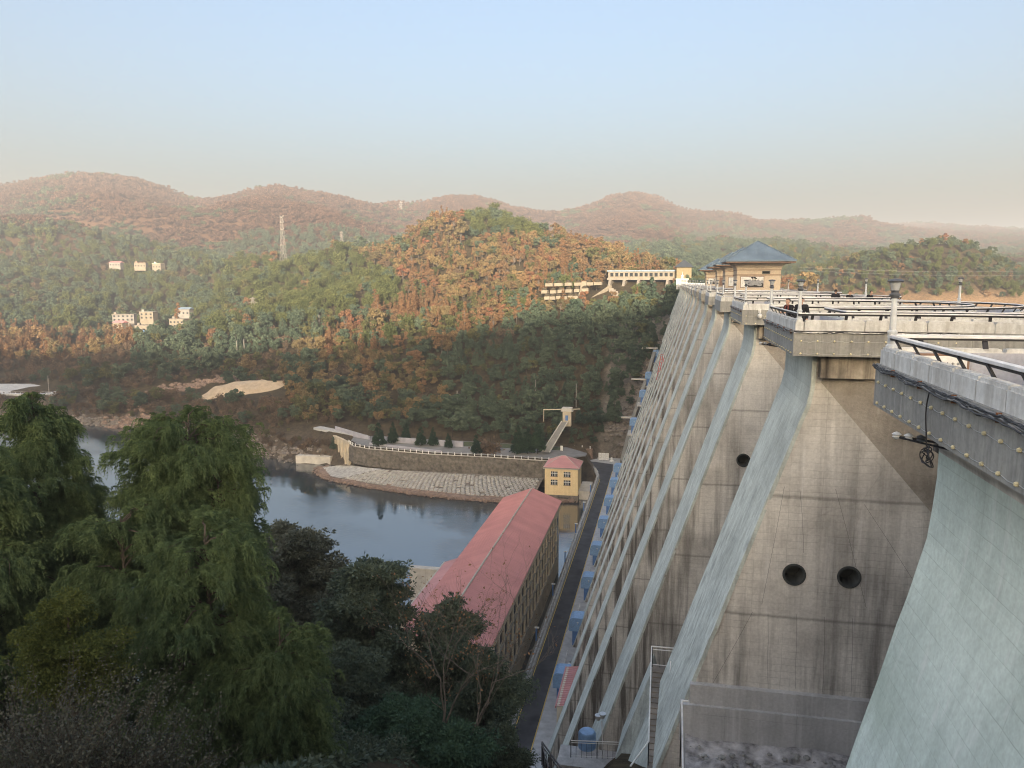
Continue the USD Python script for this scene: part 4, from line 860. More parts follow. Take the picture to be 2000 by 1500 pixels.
part(st, 'cheek_wall', MB().add([*ck[:4], ck[0] + [.2, 5, -1], ck[1] + [.2, 5, -1], ck[2] + [1, 5, -2], ck[3] + [1, 5, -2]], [(0, 1, 2, 3), (4, 7, 6, 5), (0, 4, 5, 1), (3, 2, 6, 7), (1, 5, 6, 2), (0, 3, 7, 4)]), M['face'])
railing('platform_railing', 'white-topped iron railing of the small platform with the blue cabinet', [R(-5.7, 49, -32.6), R(-3.9, 49, -32.45), R(-2.1, 49, -32.3)], 1.25)
obj('stair_platform', MB().box(-6.6, -1.5, 48.2, 50.5, -40 + H0, -32.7 + H0), M['sill'], 'grey concrete platform under the blue cabinet', 'platform')
t = thing('blue_cabinet', 'blue round-fronted cabinet behind the platform railing at the bottom edge', 'cabinet')
part(t, 'hood', MB().lathe([(0, 0), (.62, 0), (.62, 1.25), (.5, 1.4), (0, 1.45)], R(-4.75, 50.6, -32.9), 18), M['blue'], smooth=40)
part(t, 'pedestal', MB().box(-5.1, -4.3, 50.2, 51, -36 + H0, -32.92 + H0), M['blue_dark'])
t = thing('flood_light', 'pair of grey floodlights on a thin white pole at the third buttress', 'floodlight')
a = R(-3.55, 49.6, -33); part(t, 'pole', MB().tube([a, a + [-.1, 0, 3.0]], .03, 6), M['white'])
for dx, dz in ((-.35, 3.25), (-.05, 3.4)):
    part(t, 'lamp_head', MB().lathe([(0, 0), (.12, 0), (.24, .3), (.24, .36), (0, .36)], a + [dx, -.05, dz - .2], 12), M['steel'], smooth=40)
railing('stair_railing', 'black iron railing of the path at the bottom edge left of the blue cabinet', [R(-3.9, 26.5, -19.2), R(-4.75, 30.2, -20.6), R(-2.9, 25.0, -18.6)], 1.05, white=False)
# ground at the foot of the second bay
gx, gy = np.meshgrid(np.linspace(.98, 12, 60), np.linspace(17, 30.05, 70), indexing='ij'); gz = -18.42 + (meshkit.fbm(np.stack([gx * 1.3, gy * 1.3, 0 * gx], -1), 5, 6) - .5) * .5 - .05 * (30 - gy); gz[0] = -24
I, J = np.meshgrid(np.arange(59), np.arange(69), indexing='ij')
obj('bay_ground', (np.stack([gx, gy, gz + H0], -1).reshape(-1, 3), np.stack([I * 70 + J, (I + 1) * 70 + J, (I + 1) * 70 + J + 1, I * 70 + J + 1], -1).reshape(-1, 4)), plain('mossy_rubble', (0.36, 0.35, 0.35), 0.95, var=.75, scale=1.6, bump=1.0), kind='structure')
rk = MB()
for i in range(160):
    m = trimesh.creation.icosphere(1); s_ = rng.uniform(.03, .13); v = m.vertices * (1 + .3 * rng.normal(size=(len(m.vertices), 1)) * .6) * s_ * [1.2, 1, .6]
    x = rng.uniform(1.2, 9); y = rng.uniform(24.5, 29.6); rk.add(v + R(x, y, -18.4 - .05 * (30 - y)), m.faces)
obj('foot_rubble', rk, M['fascia'], 'rough grey rubble on the ground below the foot sill', 'rubble', kind='stuff')
# ---------------------------------------------------------------- far bank: promenade, revetment, walls
wall_ln = [(-114, 261.5), (-110, 256.5), (-103, 253.2), (-95, 252), (-79, 249.3), (-59, 249), (-39.5, 247.6), (-37, 247.6)]
obj('promenade_paving', MB().poly(prom, PROM_Z - .35 + H0, PROM_Z - .02 + H0), plain('promenade_grey', (0.20, 0.20, 0.20), 0.9, scale=0.5), kind='structure')
lawn = prom.buffer(-.6).intersection(sbox(-104, 264.5, -36, 272)); obj('promenade_lawn', MB().poly(lawn, PROM_Z - .3 + H0, PROM_Z - .012 + H0), plain('lawn_green', (0.07, 0.085, 0.04), 0.95, var=.4, scale=1.0, bump=.5), kind='structure')
wl = LineString(wall_ln)
# uneven stone retaining wall
n = 120; mb = MB(); rows = 9; vv = []
for i in range(n + 1):
    p = np.array(wl.interpolate(i / n, normalized=True).coords[0])
    for j in range(rows + 1):
        z = PROM_Z - .02 - 6.2 * j / rows; nn = meshkit.fbm(np.array([p[0] * .35, z * .5, 2.0]), 4, 4)
        vv.append(R(p[0], p[1] - .25 * j / rows * 3 - (nn - .5) * 1.4 * (0 < j < rows), z))
fq = [(i * (rows + 1) + j, i * (rows + 1) + j + 1, (i + 1) * (rows + 1) + j + 1, (i + 1) * (rows + 1) + j) for i in range(n) for j in range(rows)]
obj('retaining_wall', (np.array(vv), np.array(fq)), M['stone'], 'dark rough stone retaining wall under the riverside promenade', 'wall')
# white post fence along the wall top
t = thing('promenade_fence', 'low fence of white posts and rail along the promenade edge', 'fence')
part(t, 'kerb', MB().poly(wl.buffer(.22, cap_style=2), PROM_Z - .02 + H0, PROM_Z + .16 + H0), M['pale_concrete'])
L_ = wl.length
for s in np.arange(.4, L_, 2.35):
    p = np.array(wl.interpolate(s).coords[0]); part(t, 'post', MB().rbox(R(p[0], p[1], PROM_Z + .66), (.24, .24, 1.0)), M['white'])
part(t, 'rail', MB().tube([R(*wl.interpolate(s).coords[0], PROM_Z + .85) for s in np.linspace(0, L_, 60)], .05, 5), M['white'])
obj('promenade_hedge', MB().poly(wl.parallel_offset(1.1, 'left').buffer(.45), PROM_Z + H0, PROM_Z + .55 + H0), M['litter'], 'low dark clipped hedge behind the white post fence', 'hedge')
# revetment: smooth apron at the left, concrete block grid to the right
top = LineString([(-112, 251.5), (-103, 248.2), (-95, 247.2), (-79, 246.6), (-59, 246.2), (-39, 245.6)]); bot = LineString([(-122.5, 257), (-114, 245.5), (-97.3, 239.2), (-81.3, 234.9), (-63, 231.6), (-40, 231)])
def rev(u, w):
    a, b = top.interpolate(u, normalized=True).coords[0], bot.interpolate(u, normalized=True).coords[0]
    return R(a[0] * (1 - w) + b[0] * w, a[1] * (1 - w) + b[1] * w, -65.4 - 2.75 * w)
g = np.array([rev(u, w) for u in np.linspace(-.0, 1, 41) for w in np.linspace(-.12, 1.0, 8)])
fq = [(i * 8 + j, i * 8 + j + 1, (i + 1) * 8 + j + 1, (i + 1) * 8 + j) for i in range(40) for j in range(7)]
M['rev'] = plain('block_concrete', (0.40, 0.385, 0.355), 0.9, var=.3, scale=.8); 
rvt = thing('bank_revetment', 'pale concrete revetment sloping to the river below the stone wall', 'revetment')
part(rvt, 'bed', (g - [0, 0, .14], np.array(fq)), M['rock'])
a = np.array([rev(u, w) for u in np.linspace(0, .21, 12) for w in np.linspace(-.1, 1.0, 8)]); fa = [(i * 8 + j, i * 8 + j + 1, (i + 1) * 8 + j + 1, (i + 1) * 8 + j) for i in range(11) for j in range(7)]
part(rvt, 'apron', (a + [0, 0, .06], np.array(fa)), M['rev'], 'smooth concrete apron at the rounded end')
nu, nw = 42, 12; cnt = 0; more_blocks = MB()
for i in range(nu):
    for j in range(nw):
        u0, w0 = .215 + .77 * i / nu, .0 + .98 * j / nw; sh = .5 * (j % 2) / nu * .77
        du, dw = .77 / nu * .66, .98 / nw * .62
        if u0 + sh + du > .995: continue
        q4 = np.array([rev(u0 + sh, w0), rev(u0 + sh + du, w0), rev(u0 + sh + du, w0 + dw), rev(u0 + sh, w0 + dw)]); hh = rng.uniform(.18, .30)
        if rng.random() < .04: continue
        bk_ = (np.vstack([q4 + [0, 0, hh], q4 - [0, 0, .3]]) + rng.normal(0, .03, (8, 3)), [(0, 1, 2, 3), (0, 4, 5, 1), (1, 5, 6, 2), (2, 6, 7, 3), (3, 7, 4, 0)]); cnt += 1
        if cnt <= 290: part(rvt, 'block', MB().add(*bk_), M['rev'])
        else: more_blocks.add(*bk_)
if not more_blocks.empty(): part(rvt, 'more_blocks', more_blocks, M['rev'], kind='stuff')
# stones along the waterline
def stones(name, label, line, n, w, s0, s1, zfun, m):
    mb = MB(); ic = trimesh.creation.icosphere(1)
    for i in range(n):
        p = np.array(line.interpolate(rng.random(), normalized=True).coords[0]) + rng.normal(0, w, 2); s = rng.uniform(s0, s1)
        v = ic.vertices * (1 + .3 * rng.uniform(-1, 1, (len(ic.vertices), 1))) * s * rng.uniform(.6, 1.3, 3) * [1, 1, .7]
        mb.add(v + R(p[0], p[1], zfun(p)), ic.faces)
    return obj(name, mb, m, label, 'rocks', kind='stuff')
shore_ln = LineString([(-125, 259.5), (-122.5, 252), (-114.5, 244), (-97.5, 237.4), (-81.3, 232.8), (-63, 229.6), (-50, 229.2), (-37, 232.5), (-27, 233.5)])
mb = MB(); pl = [np.array(shore_ln.interpolate(u, normalized=True).coords[0]) for u in np.linspace(0, 1, 50)]
vv = []
for i, p in enumerate(pl):
    tn = pl[min(i + 1, 49)] - pl[max(i - 1, 0)]; tn /= np.linalg.norm(tn); o = np.array([tn[1], -tn[0]])
    if o[1] > 0: o = -o
    for w, z in ((-3.6, -67.9), (-1.8, -68.3), (0, -68.75), (1.2, -69.3), (3, -71)): vv.append(R(*(p + o * w), z + rng.normal(0, .07)))
obj('gravel_shore', (np.array(vv), np.array([(i * 5 + j, i * 5 + j + 1, i * 5 + 6 + j, i * 5 + 5 + j) for i in range(49) for j in range(4)])), M['rock_brown'], kind='structure')
stones('shore_stones', 'band of brown stones along the waterline below the revetment', shore_ln, 900, .9, .12, .45, lambda p: -68.6, M['rock_brown'])
obj('outfall_wall', MB().box(-137, -123, 264.5, 270, -71 + H0, -66.0 + H0), M['pale_concrete'], 'pale concrete outfall block at the river by the end of the stone wall', 'wall')
bw = LineString([tuple(atz(px_, py_, -59.5)[:2]) for px_, py_ in ((684, 866), (668, 858), (650, 850))])
t = thing('buttressed_wall', 'tan ribbed concrete wall where the ramp road meets the promenade', 'wall'); part(t, 'wall', MB().poly(bw.buffer(.45, cap_style=2), -68 + H0, PROM_Z + .3 + H0), M['tan'])
for s in np.linspace(.6, bw.length - .6, 6): part(t, 'rib', MB().rbox(R(*(np.array(bw.interpolate(s).coords[0]) + [-.45, -.4]), -64), (.5, .5, 8)), M['tan'])
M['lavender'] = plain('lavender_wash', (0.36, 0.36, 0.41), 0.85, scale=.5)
# ramp road climbing to the left behind the promenade, white wall, plaza blocks
rp = list(RP)
mb = MB(); vv = []
for p in rp: vv += [p + [-.6, -1.9, .1 + H0], p + [.6, 1.9, .1 + H0], p + [-.6, -1.9, -.7 + H0], p + [.6, 1.9, -.7 + H0]]
mb.add(vv, [q for i in range(3) for q in ((4 * i, 4 * i + 1, 4 * i + 5, 4 * i + 4), (4 * i, 4 * i + 4, 4 * i + 6, 4 * i + 2), (4 * i + 1, 4 * i + 3, 4 * i + 7, 4 * i + 5))])
obj('ramp_road', mb, M['pave'], kind='structure')
rw = np.array(rp); rw = np.vstack([rw + [-.45, -1.75, H0 - .02], rw + [-.2, -1.9, H0 - 7]]); nr_ = len(rp)
obj('ramp_wall', (np.vstack([rw, rw + [.3, .5, 0]]), np.array([(i, i + nr_, i + nr_ + 1, i + 1) for i in range(nr_ - 1)] + [(i + 2 * nr_, i + 1 + 2 * nr_, i + 3 * nr_ + 1, i + 3 * nr_) for i in range(nr_ - 1)])), M['stone'], 'dark stone wall carrying the ramp road beside the promenade', 'wall')
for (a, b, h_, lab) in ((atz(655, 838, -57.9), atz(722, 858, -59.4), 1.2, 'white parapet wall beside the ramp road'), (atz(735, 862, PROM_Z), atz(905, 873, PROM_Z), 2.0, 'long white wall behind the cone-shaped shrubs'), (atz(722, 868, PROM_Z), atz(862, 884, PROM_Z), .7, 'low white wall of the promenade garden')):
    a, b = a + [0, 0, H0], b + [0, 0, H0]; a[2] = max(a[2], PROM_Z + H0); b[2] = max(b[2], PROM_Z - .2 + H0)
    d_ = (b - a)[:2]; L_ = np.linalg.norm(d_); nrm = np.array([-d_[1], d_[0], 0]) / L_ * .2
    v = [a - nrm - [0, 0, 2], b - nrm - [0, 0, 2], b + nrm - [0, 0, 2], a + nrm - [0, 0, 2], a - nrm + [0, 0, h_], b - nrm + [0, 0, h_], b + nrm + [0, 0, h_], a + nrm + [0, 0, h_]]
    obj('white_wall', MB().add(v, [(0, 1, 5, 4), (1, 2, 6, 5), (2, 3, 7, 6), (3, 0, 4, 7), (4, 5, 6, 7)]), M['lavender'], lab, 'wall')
# gate hut with blue door on the slope, inclined track
c = at(1107, 822, 275) + [0, 0, H0]
t = thing('slope_hut', 'small pink hut with blue door half way up the far slope', 'hut')
part(t, 'wall', MB().box(c[0] - 1.5, c[0] + 1.5, c[1], c[1] + 3, c[2] - 2, c[2] + 3.4), M['tan']); part(t, 'door', MB().box(c[0] - .55, c[0] + .45, c[1] - .06, c[1] - .005, c[2] + .1, c[2] + 2.0), M['blue_dark'])
part(t, 'roof', MB().box(c[0] - 2.1, c[0] + 2.2, c[1] - .5, c[1] + 3.5, c[2] + 3.4, c[2] + 3.8).box(c[0] - 1.9, c[0] + 1.7, c[1] - .3, c[1] + 3.2, c[2] + 3.8, c[2] + 4.6), M['pale_concrete'])
obj('aqueduct_beam', MB().tube([c + [-1.6, 1.5, 3.9], c + [-9.0, 2.5, 3.4]], .24, 4).tube([c + [1.6, 1.5, 4.0], c + [4.5, 2.5, 4.1]], .22, 4).tube([c + [-8.8, 2.5, 3.4], c + [-8.8, 2.5, -1]], .16, 4), M['tan'], 'pale concrete channel beam running into the small pink hut', 'beam')
a, b = at(1103, 826, 274), atz(1066, 888, PROM_Z)
t = thing('inclined_track', 'straight inclined track with pale edges from the hut down to the promenade', 'track')
for dx, nm in ((-1.1, 'edge'), (1.1, 'edge')): part(t, nm, MB().tube([a + [dx, 0, H0 + .6], b + [dx * 1.2, 0, H0 + .9]], .22, 4), M['pale_concrete'])
part(t, 'bed', MB().add([a + [-1, 0, H0 + .5], a + [1, 0, H0 + .5], b + [1.2, 0, H0 + .8], b + [-1.2, 0, H0 + .8]], [(0, 1, 2, 3)]), M['tan_dark'])
# white notice boards and a small statue-like bollard at the road end
t = thing('notice_board', 'row of three white notice boards on the forecourt at the road end', 'notice board')
for i in range(3):
    x = -23.2 + i * 1.28; bd = part(t, 'board', MB().box(x, x + 1.2, 276.4, 276.5, ROAD_Z + .35 + H0, ROAD_Z + 3.0 + H0), M['white'])
    ln_ = MB()
    for r_ in range(7): ln_.box(x + .2, x + .9 + .1 * (r_ % 2), 276.385, 276.395, ROAD_Z + .9 + r_ * .25 + H0, ROAD_Z + .95 + r_ * .25 + H0)
    part(bd, 'print', ln_, M['greyprint'])
    part(t, 'leg', MB().box(x + .1, x + .2, 276.42, 276.5, ROAD_Z - .02 + H0, ROAD_Z + .349 + H0), M['white'])
t = thing('white_shrine', 'small stepped white plinth beside the notice boards', 'plinth')
c = R(-18.4, 276.2, ROAD_Z)
part(t, 'base', MB().box(c[0] - .7, c[0] + .7, c[1] - .5, c[1] + .5, c[2] - .02, c[2] + .5), M['white']); part(t, 'top', MB().box(c[0] - .3, c[0] + .3, c[1] - .25, c[1] + .25, c[2] + .5, c[2] + 1.5), M['white'])
sw = LineString([(-42, 280), (-33, 279.5), (-26, 278.5)])
obj('stone_wall', MB().poly(sw.buffer(.5), -66 + H0, -61.6 + H0), M['rock_brown'], 'rubble stone wall above the forecourt at the road end', 'wall')
t = thing('wall_posts', 'row of white posts on top of the rubble stone wall', 'posts')
for s in np.linspace(.5, sw.length - .5, 6): part(t, 'post', MB().rbox(R(*sw.interpolate(s).coords[0], -61.1), (.3, .3, 1.0)), M['white'])
c = atz(1097, 880, PROM_Z); obj('sign_pillar', MB().rbox(c + [0, 0, H0], (.9, .3, 3.4)), M['white'], 'white upright sign pillar beside the inclined track', 'sign')
# utility poles
kp = kind_proto('utility_pole'); part(kp, 'pole', MB().lathe([(0, 0), (.17, 0), (.11, 8.5), (0, 8.5)], sides=8), M['lattice'], smooth=40); part(kp, 'cross_arm', MB().box(-.8, .8, -.05, .05, 7.9, 8.02), M['iron'])
for px_, py_, D_, s_, lab in ((1126, 735, 306, 1.15, 'above the small hut'), (1046, 738, 318, .9, 'on the wooded slope left of the hut'), (1112, 625, 345, .8, 'below the spillway terraces'), (893, 780, 306, 1.2, 'in the shaded wood behind the promenade'), (95, 757, 405, 1.1, 'at the paved deck on the left shore'), (612, 585, 470, 1.0, 'with twin posts on the sunlit saddle'), (622, 585, 470, 1.0, 'right of the twin posts on the sunlit saddle'), (462, 662, 440, 1.2, 'left one of a pair above the rock bank'), (476, 662, 440, 1.2, 'right one of a pair above the rock bank')):
    p = at(px_, py_, D_); copy_of(kp, 'utility_pole', f'pale utility pole {lab}', 'utility pole', (p[0], p[1], float(ground(p[0], p[1])) + H0 - .3), .3, (1.6, 1.6, s_), group='utility poles on the far bank')
# deck on the left shore
dk = Polygon([tuple(at(px_, py_, D_)[:2]) for px_, py_, D_ in ((-40, 768, 400), (60, 768, 400), (122, 768, 402), (122, 760, 418), (60, 755, 440), (-40, 758, 440))])
zz_ = at(60, 770, 402)[2] + .4
obj('shore_deck', MB().poly(dk, zz_ - 2.6 + H0, zz_ + H0), M['sill'], 'pale paved deck with retaining edge on the left shore', 'deck')
t = thing('deck_railing', 'thin pale railing on the left shore deck', 'railing'); pp = [at(px_, 768, 400) for px_ in np.linspace(-30, 120, 16)]
part(t, 'rail', MB().tube([R(p[0], p[1], zz_ + 1.1) for p in pp], .06, 4), M['white'])
for p in pp: part(t, 'post', MB().tube([R(p[0], p[1], zz_), R(p[0], p[1], zz_ + 1.1)], .06, 4), M['white'])
# heap of sand on the ledge
c0 = at(470, 772, 372); mb = MB(); gx, gy = np.meshgrid(np.linspace(-1, 1, 34), np.linspace(-1, 1, 18), indexing='ij')
x = c0[0] + gx * 22; y = c0[1] + gy * 8 + gx * 6; gz = ground(x, y); hh = np.clip(1 - gx ** 2, 0, 1) * np.clip(1 - gy ** 2, 0, 1)
z = gz + 4.6 * hh ** .6 * (.6 + .8 * meshkit.fbm(np.stack([x / 5, y / 5, 0 * x], -1), 4, 9)) - .4
I, J = np.meshgrid(np.arange(33), np.arange(17), indexing='ij')
obj('sand_heap', (np.stack([x, y, z + H0], -1).reshape(-1, 3), np.stack([I * 18 + J, (I + 1) * 18 + J, (I + 1) * 18 + J + 1, I * 18 + J + 1], -1).reshape(-1, 4)), M['sand'], 'long pale heap of sand on the shore ledge below the rock cut', 'sand heap', smooth=True)
# shore boulders and slabs on the far bank
bank_ln = LineString([tuple(atz(px_, py_ - 3, -68.8)[:2]) for px_, py_, D_ in ((120, 826, 0), (200, 832, 0), (300, 840, 0), (420, 862, 0), (500, 890, 0), (560, 899, 0), (625, 905, 0))])
stones('bank_stones', 'broken rock slabs along the left part of the far waterline', bank_ln, 700, 2.0, .3, 1.3, lambda p: max(float(ground(*p)), -69.2) + .1, M['rock'])
cut_ln = LineString([tuple(at(px_, py_, D_)[:2]) for px_, py_, D_ in ((250, 770, 385), (330, 755, 395), (420, 745, 400), (520, 745, 392))])
stones('cut_stones', 'reddish broken rock in the cut above the sand heap', cut_ln, 320, 3.5, .5, 1.7, lambda p: float(ground(*p)) + .1, M['rock_brown'])
sl_ln = LineString([tuple(at(px_, py_, D_)[:2]) for px_, py_, D_ in ((200, 820, 362), (290, 800, 362), (330, 800, 358))])
stones('slab_stones', 'tilted red-brown rock slabs on the shore left of the sand heap', sl_ln, 180, 4, .5, 1.5, lambda p: float(ground(*p)) + .1, M['rock_brown'])
toe_ln = LineString([(-17, 282), (-13, 300), (-8, 320), (-3, 342)])
stones('toe_boulders', 'grey broken rock and boulders beside the far end of the dam foot', toe_ln, 420, 2.6, .4, 1.6, lambda p: float(ground(*p)) + .1, M['rock'])
t = thing('toe_gutter', 'dark concrete stair gutter climbing along the far dam foot', 'gutter')
tg = [(-14.5, 272, -64.5), (-11.5, 292, -52), (-7.6, 314, -40), (-4.4, 334, -29)]
part(t, 'channel', MB().tube([R(*p) for p in tg], .9, 4), M['tan_dark'])
for p in tg[1:]: part(t, 'ledge', MB().box(p[0] - 6, p[0] + 1, p[1] - 1, p[1] + 1, p[2] + H0, p[2] + .5 + H0), M['pale_concrete'])

M['lit_yellow'] = plain('lit_yellow_wall', (0.21, 0.17, 0.10), 0.85)
# ---------------------------------------------------------------- spillway at the far abutment
sp = thing('spillway', 'sunlit spillway with cream gallery on wedge-shaped piers', 'spillway')
a, b = at(1190, 527, 440), at(1322, 525, 428); ax_ = (b - a); ax_[2] = 0; L_ = np.linalg.norm(ax_); ax_ /= L_; nr = np.array([-ax_[1], ax_[0], 0.0])
if nr @ a > 0: nr = -nr                                        # towards the viewpoint
base = np.array([a[0], a[1], 0.0])
def sb(u0, u1, w0, w1, z0, z1):                                # box along the gallery: u along, w towards us
    v = [base + ax_ * u + nr * w + [0, 0, z + H0] for u in (u0, u1) for w in (w0, w1) for z in (z0, z1)]
    return np.array(v), np.array([(0, 1, 3, 2), (4, 6, 7, 5), (0, 4, 5, 1), (2, 3, 7, 6), (0, 2, 6, 4), (1, 5, 7, 3)])
part(sp, 'gallery_wall', sb(0, L_, -3, 3, 1.4, 5.0), M['lit_cream']); part(sp, 'gallery_roof', sb(-.6, L_ + .6, -3.6, 3.6, 5.0, 5.8), M['slate']); part(sp, 'gallery_deck', sb(-.5, L_, -3.8, 3.8, .2, 1.4), M['lit_concrete'])
for i in range(13):
    u = 1 + (L_ - 2) * i / 13; part(sp, 'window', sb(u + .3, u + 2.0, 3.01, 3.1, 2.2, 4.2), M['glass']); part(sp, 'mullion', sb(u - .35, u - .05, 3.01, 3.3, 1.5, 4.9), M['lit_white'])
for i in range(5):
    u = 1 + (L_ - 6) * i / 4.0
    v = [base + ax_ * (u + du) + nr * w + [0, 0, z + H0] for du in (0, 1.4) for w, z in ((3.6, .2), (5, -9), (15, -9), (6, .2), (-3.5, .2), (-3.5, -9))]
    part(sp, 'pier', MB().add(np.array(v), [(0, 3, 2, 1), (6, 7, 8, 9), (3, 9, 8, 2), (4, 10, 6, 0), (0, 6, 9, 3), (5, 11, 10, 4), (1, 5, 4, 0), (6, 10, 11, 7)]), M['lit_concrete'])
part(sp, 'weir', sb(0, L_, -2, 1, -9, -3.0), M['tan_dark']); part(sp, 'apron', sb(-2, L_, 1.02, 22, -14, -9), M['lit_concrete'])
a2, b2 = at(1190, 566, 418), at(1128, 605, 405)
v = [a2 + [0, 0, H0 + 2.5], b2 + [0, 0, H0 + 1.5], b2 + [0, 0, H0 - 7], a2 + [0, 0, H0 - 7]]; part(sp, 'training_wall', MB().add(np.vstack([v, np.array(v) + [1.2, 1.2, 0]]), [(0, 1, 2, 3), (4, 7, 6, 5), (0, 4, 5, 1)]), M['lit_cream'])
for i in range(4): q_ = a2 + nr * (2 + 4 * i) + ax_ * (1.5 + 2 * i); part(sp, 'baffle', MB().rbox(q_ + [0, 0, H0 - 1.5 - .8 * i], (2.5, 1.2, 5)), M['lit_concrete'])
ew = thing('spillway_lodge', 'sunlit yellow lodge with dark hipped roof at the end of the spillway gallery', 'lodge')
c = at(1336, 522, 422); part(ew, 'wall', MB().box(c[0] - 4, c[0] + 4, c[1] - 4, c[1] + 4, c[2] - 6 + H0, c[2] + H0), M['lit_yellow'])
rv = [c + np.array([sx_ * 5.6, sy_ * 5.6, H0]) for sx_, sy_ in ((-1, -1), (1, -1), (1, 1), (-1, 1))] + [c + [0, 0, H0 + 4.2]]
part(ew, 'roof', MB().add(rv, [(0, 1, 4), (1, 2, 4), (2, 3, 4), (3, 0, 4), (0, 2, 1), (0, 3, 2)]), plain('dark_slate', (0.05, 0.058, 0.068), 0.6))
# stepped garden terraces below the spillway
for i, (pa, pb, D_) in enumerate((((1062, 556), (1178, 553), 412), ((1056, 570), (1150, 566), 402), ((1062, 582), (1130, 580), 394))):
    t = thing('garden_terrace', f'sunlit cream terrace wall with clipped bushes below the spillway, {ORD[i]} from the top', 'terrace', group='garden terraces below the spillway')
    A, B = at(*pa, D_) + [0, 0, H0], at(*pb, D_ - 2) + [0, 0, H0]
    for s in range(6):
        p = A + (B - A) * (s + .05 + .12 * rng.random()) / 6; q_ = A + (B - A) * (s + .8 + .18 * rng.random()) / 6; h_ = .5 + .5 * rng.random()
        v = np.array([p, q_, q_ + [0, 0, -1.7], p + [0, 0, -1.7]]) + [0, 0, h_]; part(t, 'planter', MB().add(np.vstack([v, v + [.3, 3, 0]]), [(0, 1, 2, 3), (0, 4, 5, 1), (4, 7, 6, 5), (1, 5, 6, 2), (0, 3, 7, 4)]), M['lit_cream'])
        ic = trimesh.creation.icosphere(1); part(t, 'bush', (ic.vertices * [1.5, 1.2, 1.0] + (p + q_) / 2 + [0, 1.2, h_ + .5], ic.faces), M['litter'])
A, B = at(1133, 586, 398), at(1141, 553, 410); t = thing('terrace_stair', 'pale stair climbing between the spillway garden terraces', 'stair')
for s in range(16): p = A + (B - A) * s / 15; part(t, 'step', MB().rbox(p + [0, 0, H0 + .2], (2.6, 1.2, 1.6)), M['lit_cream'])
# ---------------------------------------------------------------- village houses
def house(px_, py_, D_, w_, d_, h_, label, wall='lit_cream', roofm='tan_dark', gable=False, cat='house'):
    p = at(px_, py_, D_); z = float(ground(p[0], p[1])); c = np.array([p[0], p[1], max(z, p[2]) + H0]); t = thing('village_house', label, cat, c, .15 + rng.uniform(-.25, .25), group='village houses in the valley')
    part(t, 'wall', MB().box(-w_ / 2, w_ / 2, -d_ / 2, d_ / 2, -4, h_), M[wall])
    if gable: v = [(-w_ / 2 - .4, -d_ / 2 - .5, h_), (w_ / 2 + .4, -d_ / 2 - .5, h_), (w_ / 2 + .4, d_ / 2 + .5, h_), (-w_ / 2 - .4, d_ / 2 + .5, h_), (-w_ / 2 - .4, 0, h_ + 1.7), (w_ / 2 + .4, 0, h_ + 1.7)]; part(t, 'roof', MB().add(v, [(0, 1, 5, 4), (2, 3, 4, 5)]).add(v, [(1, 2, 5), (3, 0, 4)]), M[roofm])
    else: part(t, 'roof', MB().box(-w_ / 2 - .3, w_ / 2 + .3, -d_ / 2 - .3, d_ / 2 + .3, h_, h_ + .35).box(-w_ / 2 + .5, -w_ / 2 + 2.5, -1, 1, h_ + .35, h_ + 2), M[roofm])
    n = max(2, int(w_ / 3.2))
    for fl in range(max(1, int(h_ / 3))):
        for i in range(n):
            x = -w_ / 2 + w_ * (i + .5) / n; part(t, 'window', MB().box(x - .7, x + .7, -d_ / 2 - .05, -d_ / 2 - .003, 1 + fl * 3, 2.4 + fl * 3), M['glass'])
house(244, 628, 640, 17, 8, 6, 'white two-storey house at the left end of the sunlit village', 'lit_white', 'lit_concrete')
house(291, 624, 650, 12, 8, 6.5, 'cream house in the middle of the village behind the bare trees')
house(352, 640, 610, 13, 9, 7, 'sand-coloured house right of the tall brown conifer in the village', 'lit_cream', 'lit_concrete')
house(288, 648, 600, 16, 8, 5, 'low cream house at the front of the village', 'lit_cream', 'lit_concrete')
house(270, 658, 588, 14, 7, 3.5, 'low white shed with blue roof at the village edge', 'lit_white', 'blue', True)
house(236, 640, 615, 9, 7, 4, 'small red-roofed house at the left of the village', 'lit_cream', 'red_roof', True)
house(372, 650, 590, 8, 7, 4.5, 'small tan house at the right edge of the village', 'lit_cream', 'brown_trim', True)
house(363, 615, 660, 11, 7, 5, 'grey-roofed house at the back right of the village', 'lit_white', 'slate', True)
house(228, 520, 905, 14, 8, 4, 'white house on the upper slope, left of three', 'lit_white', 'red_roof', True)
house(276, 522, 900, 13, 8, 5, 'tan house on the upper slope, middle of three', 'lit_cream', 'brown_trim')
house(310, 524, 895, 11, 8, 5.5, 'cream house on the upper slope, right of three', 'lit_cream', 'tan')
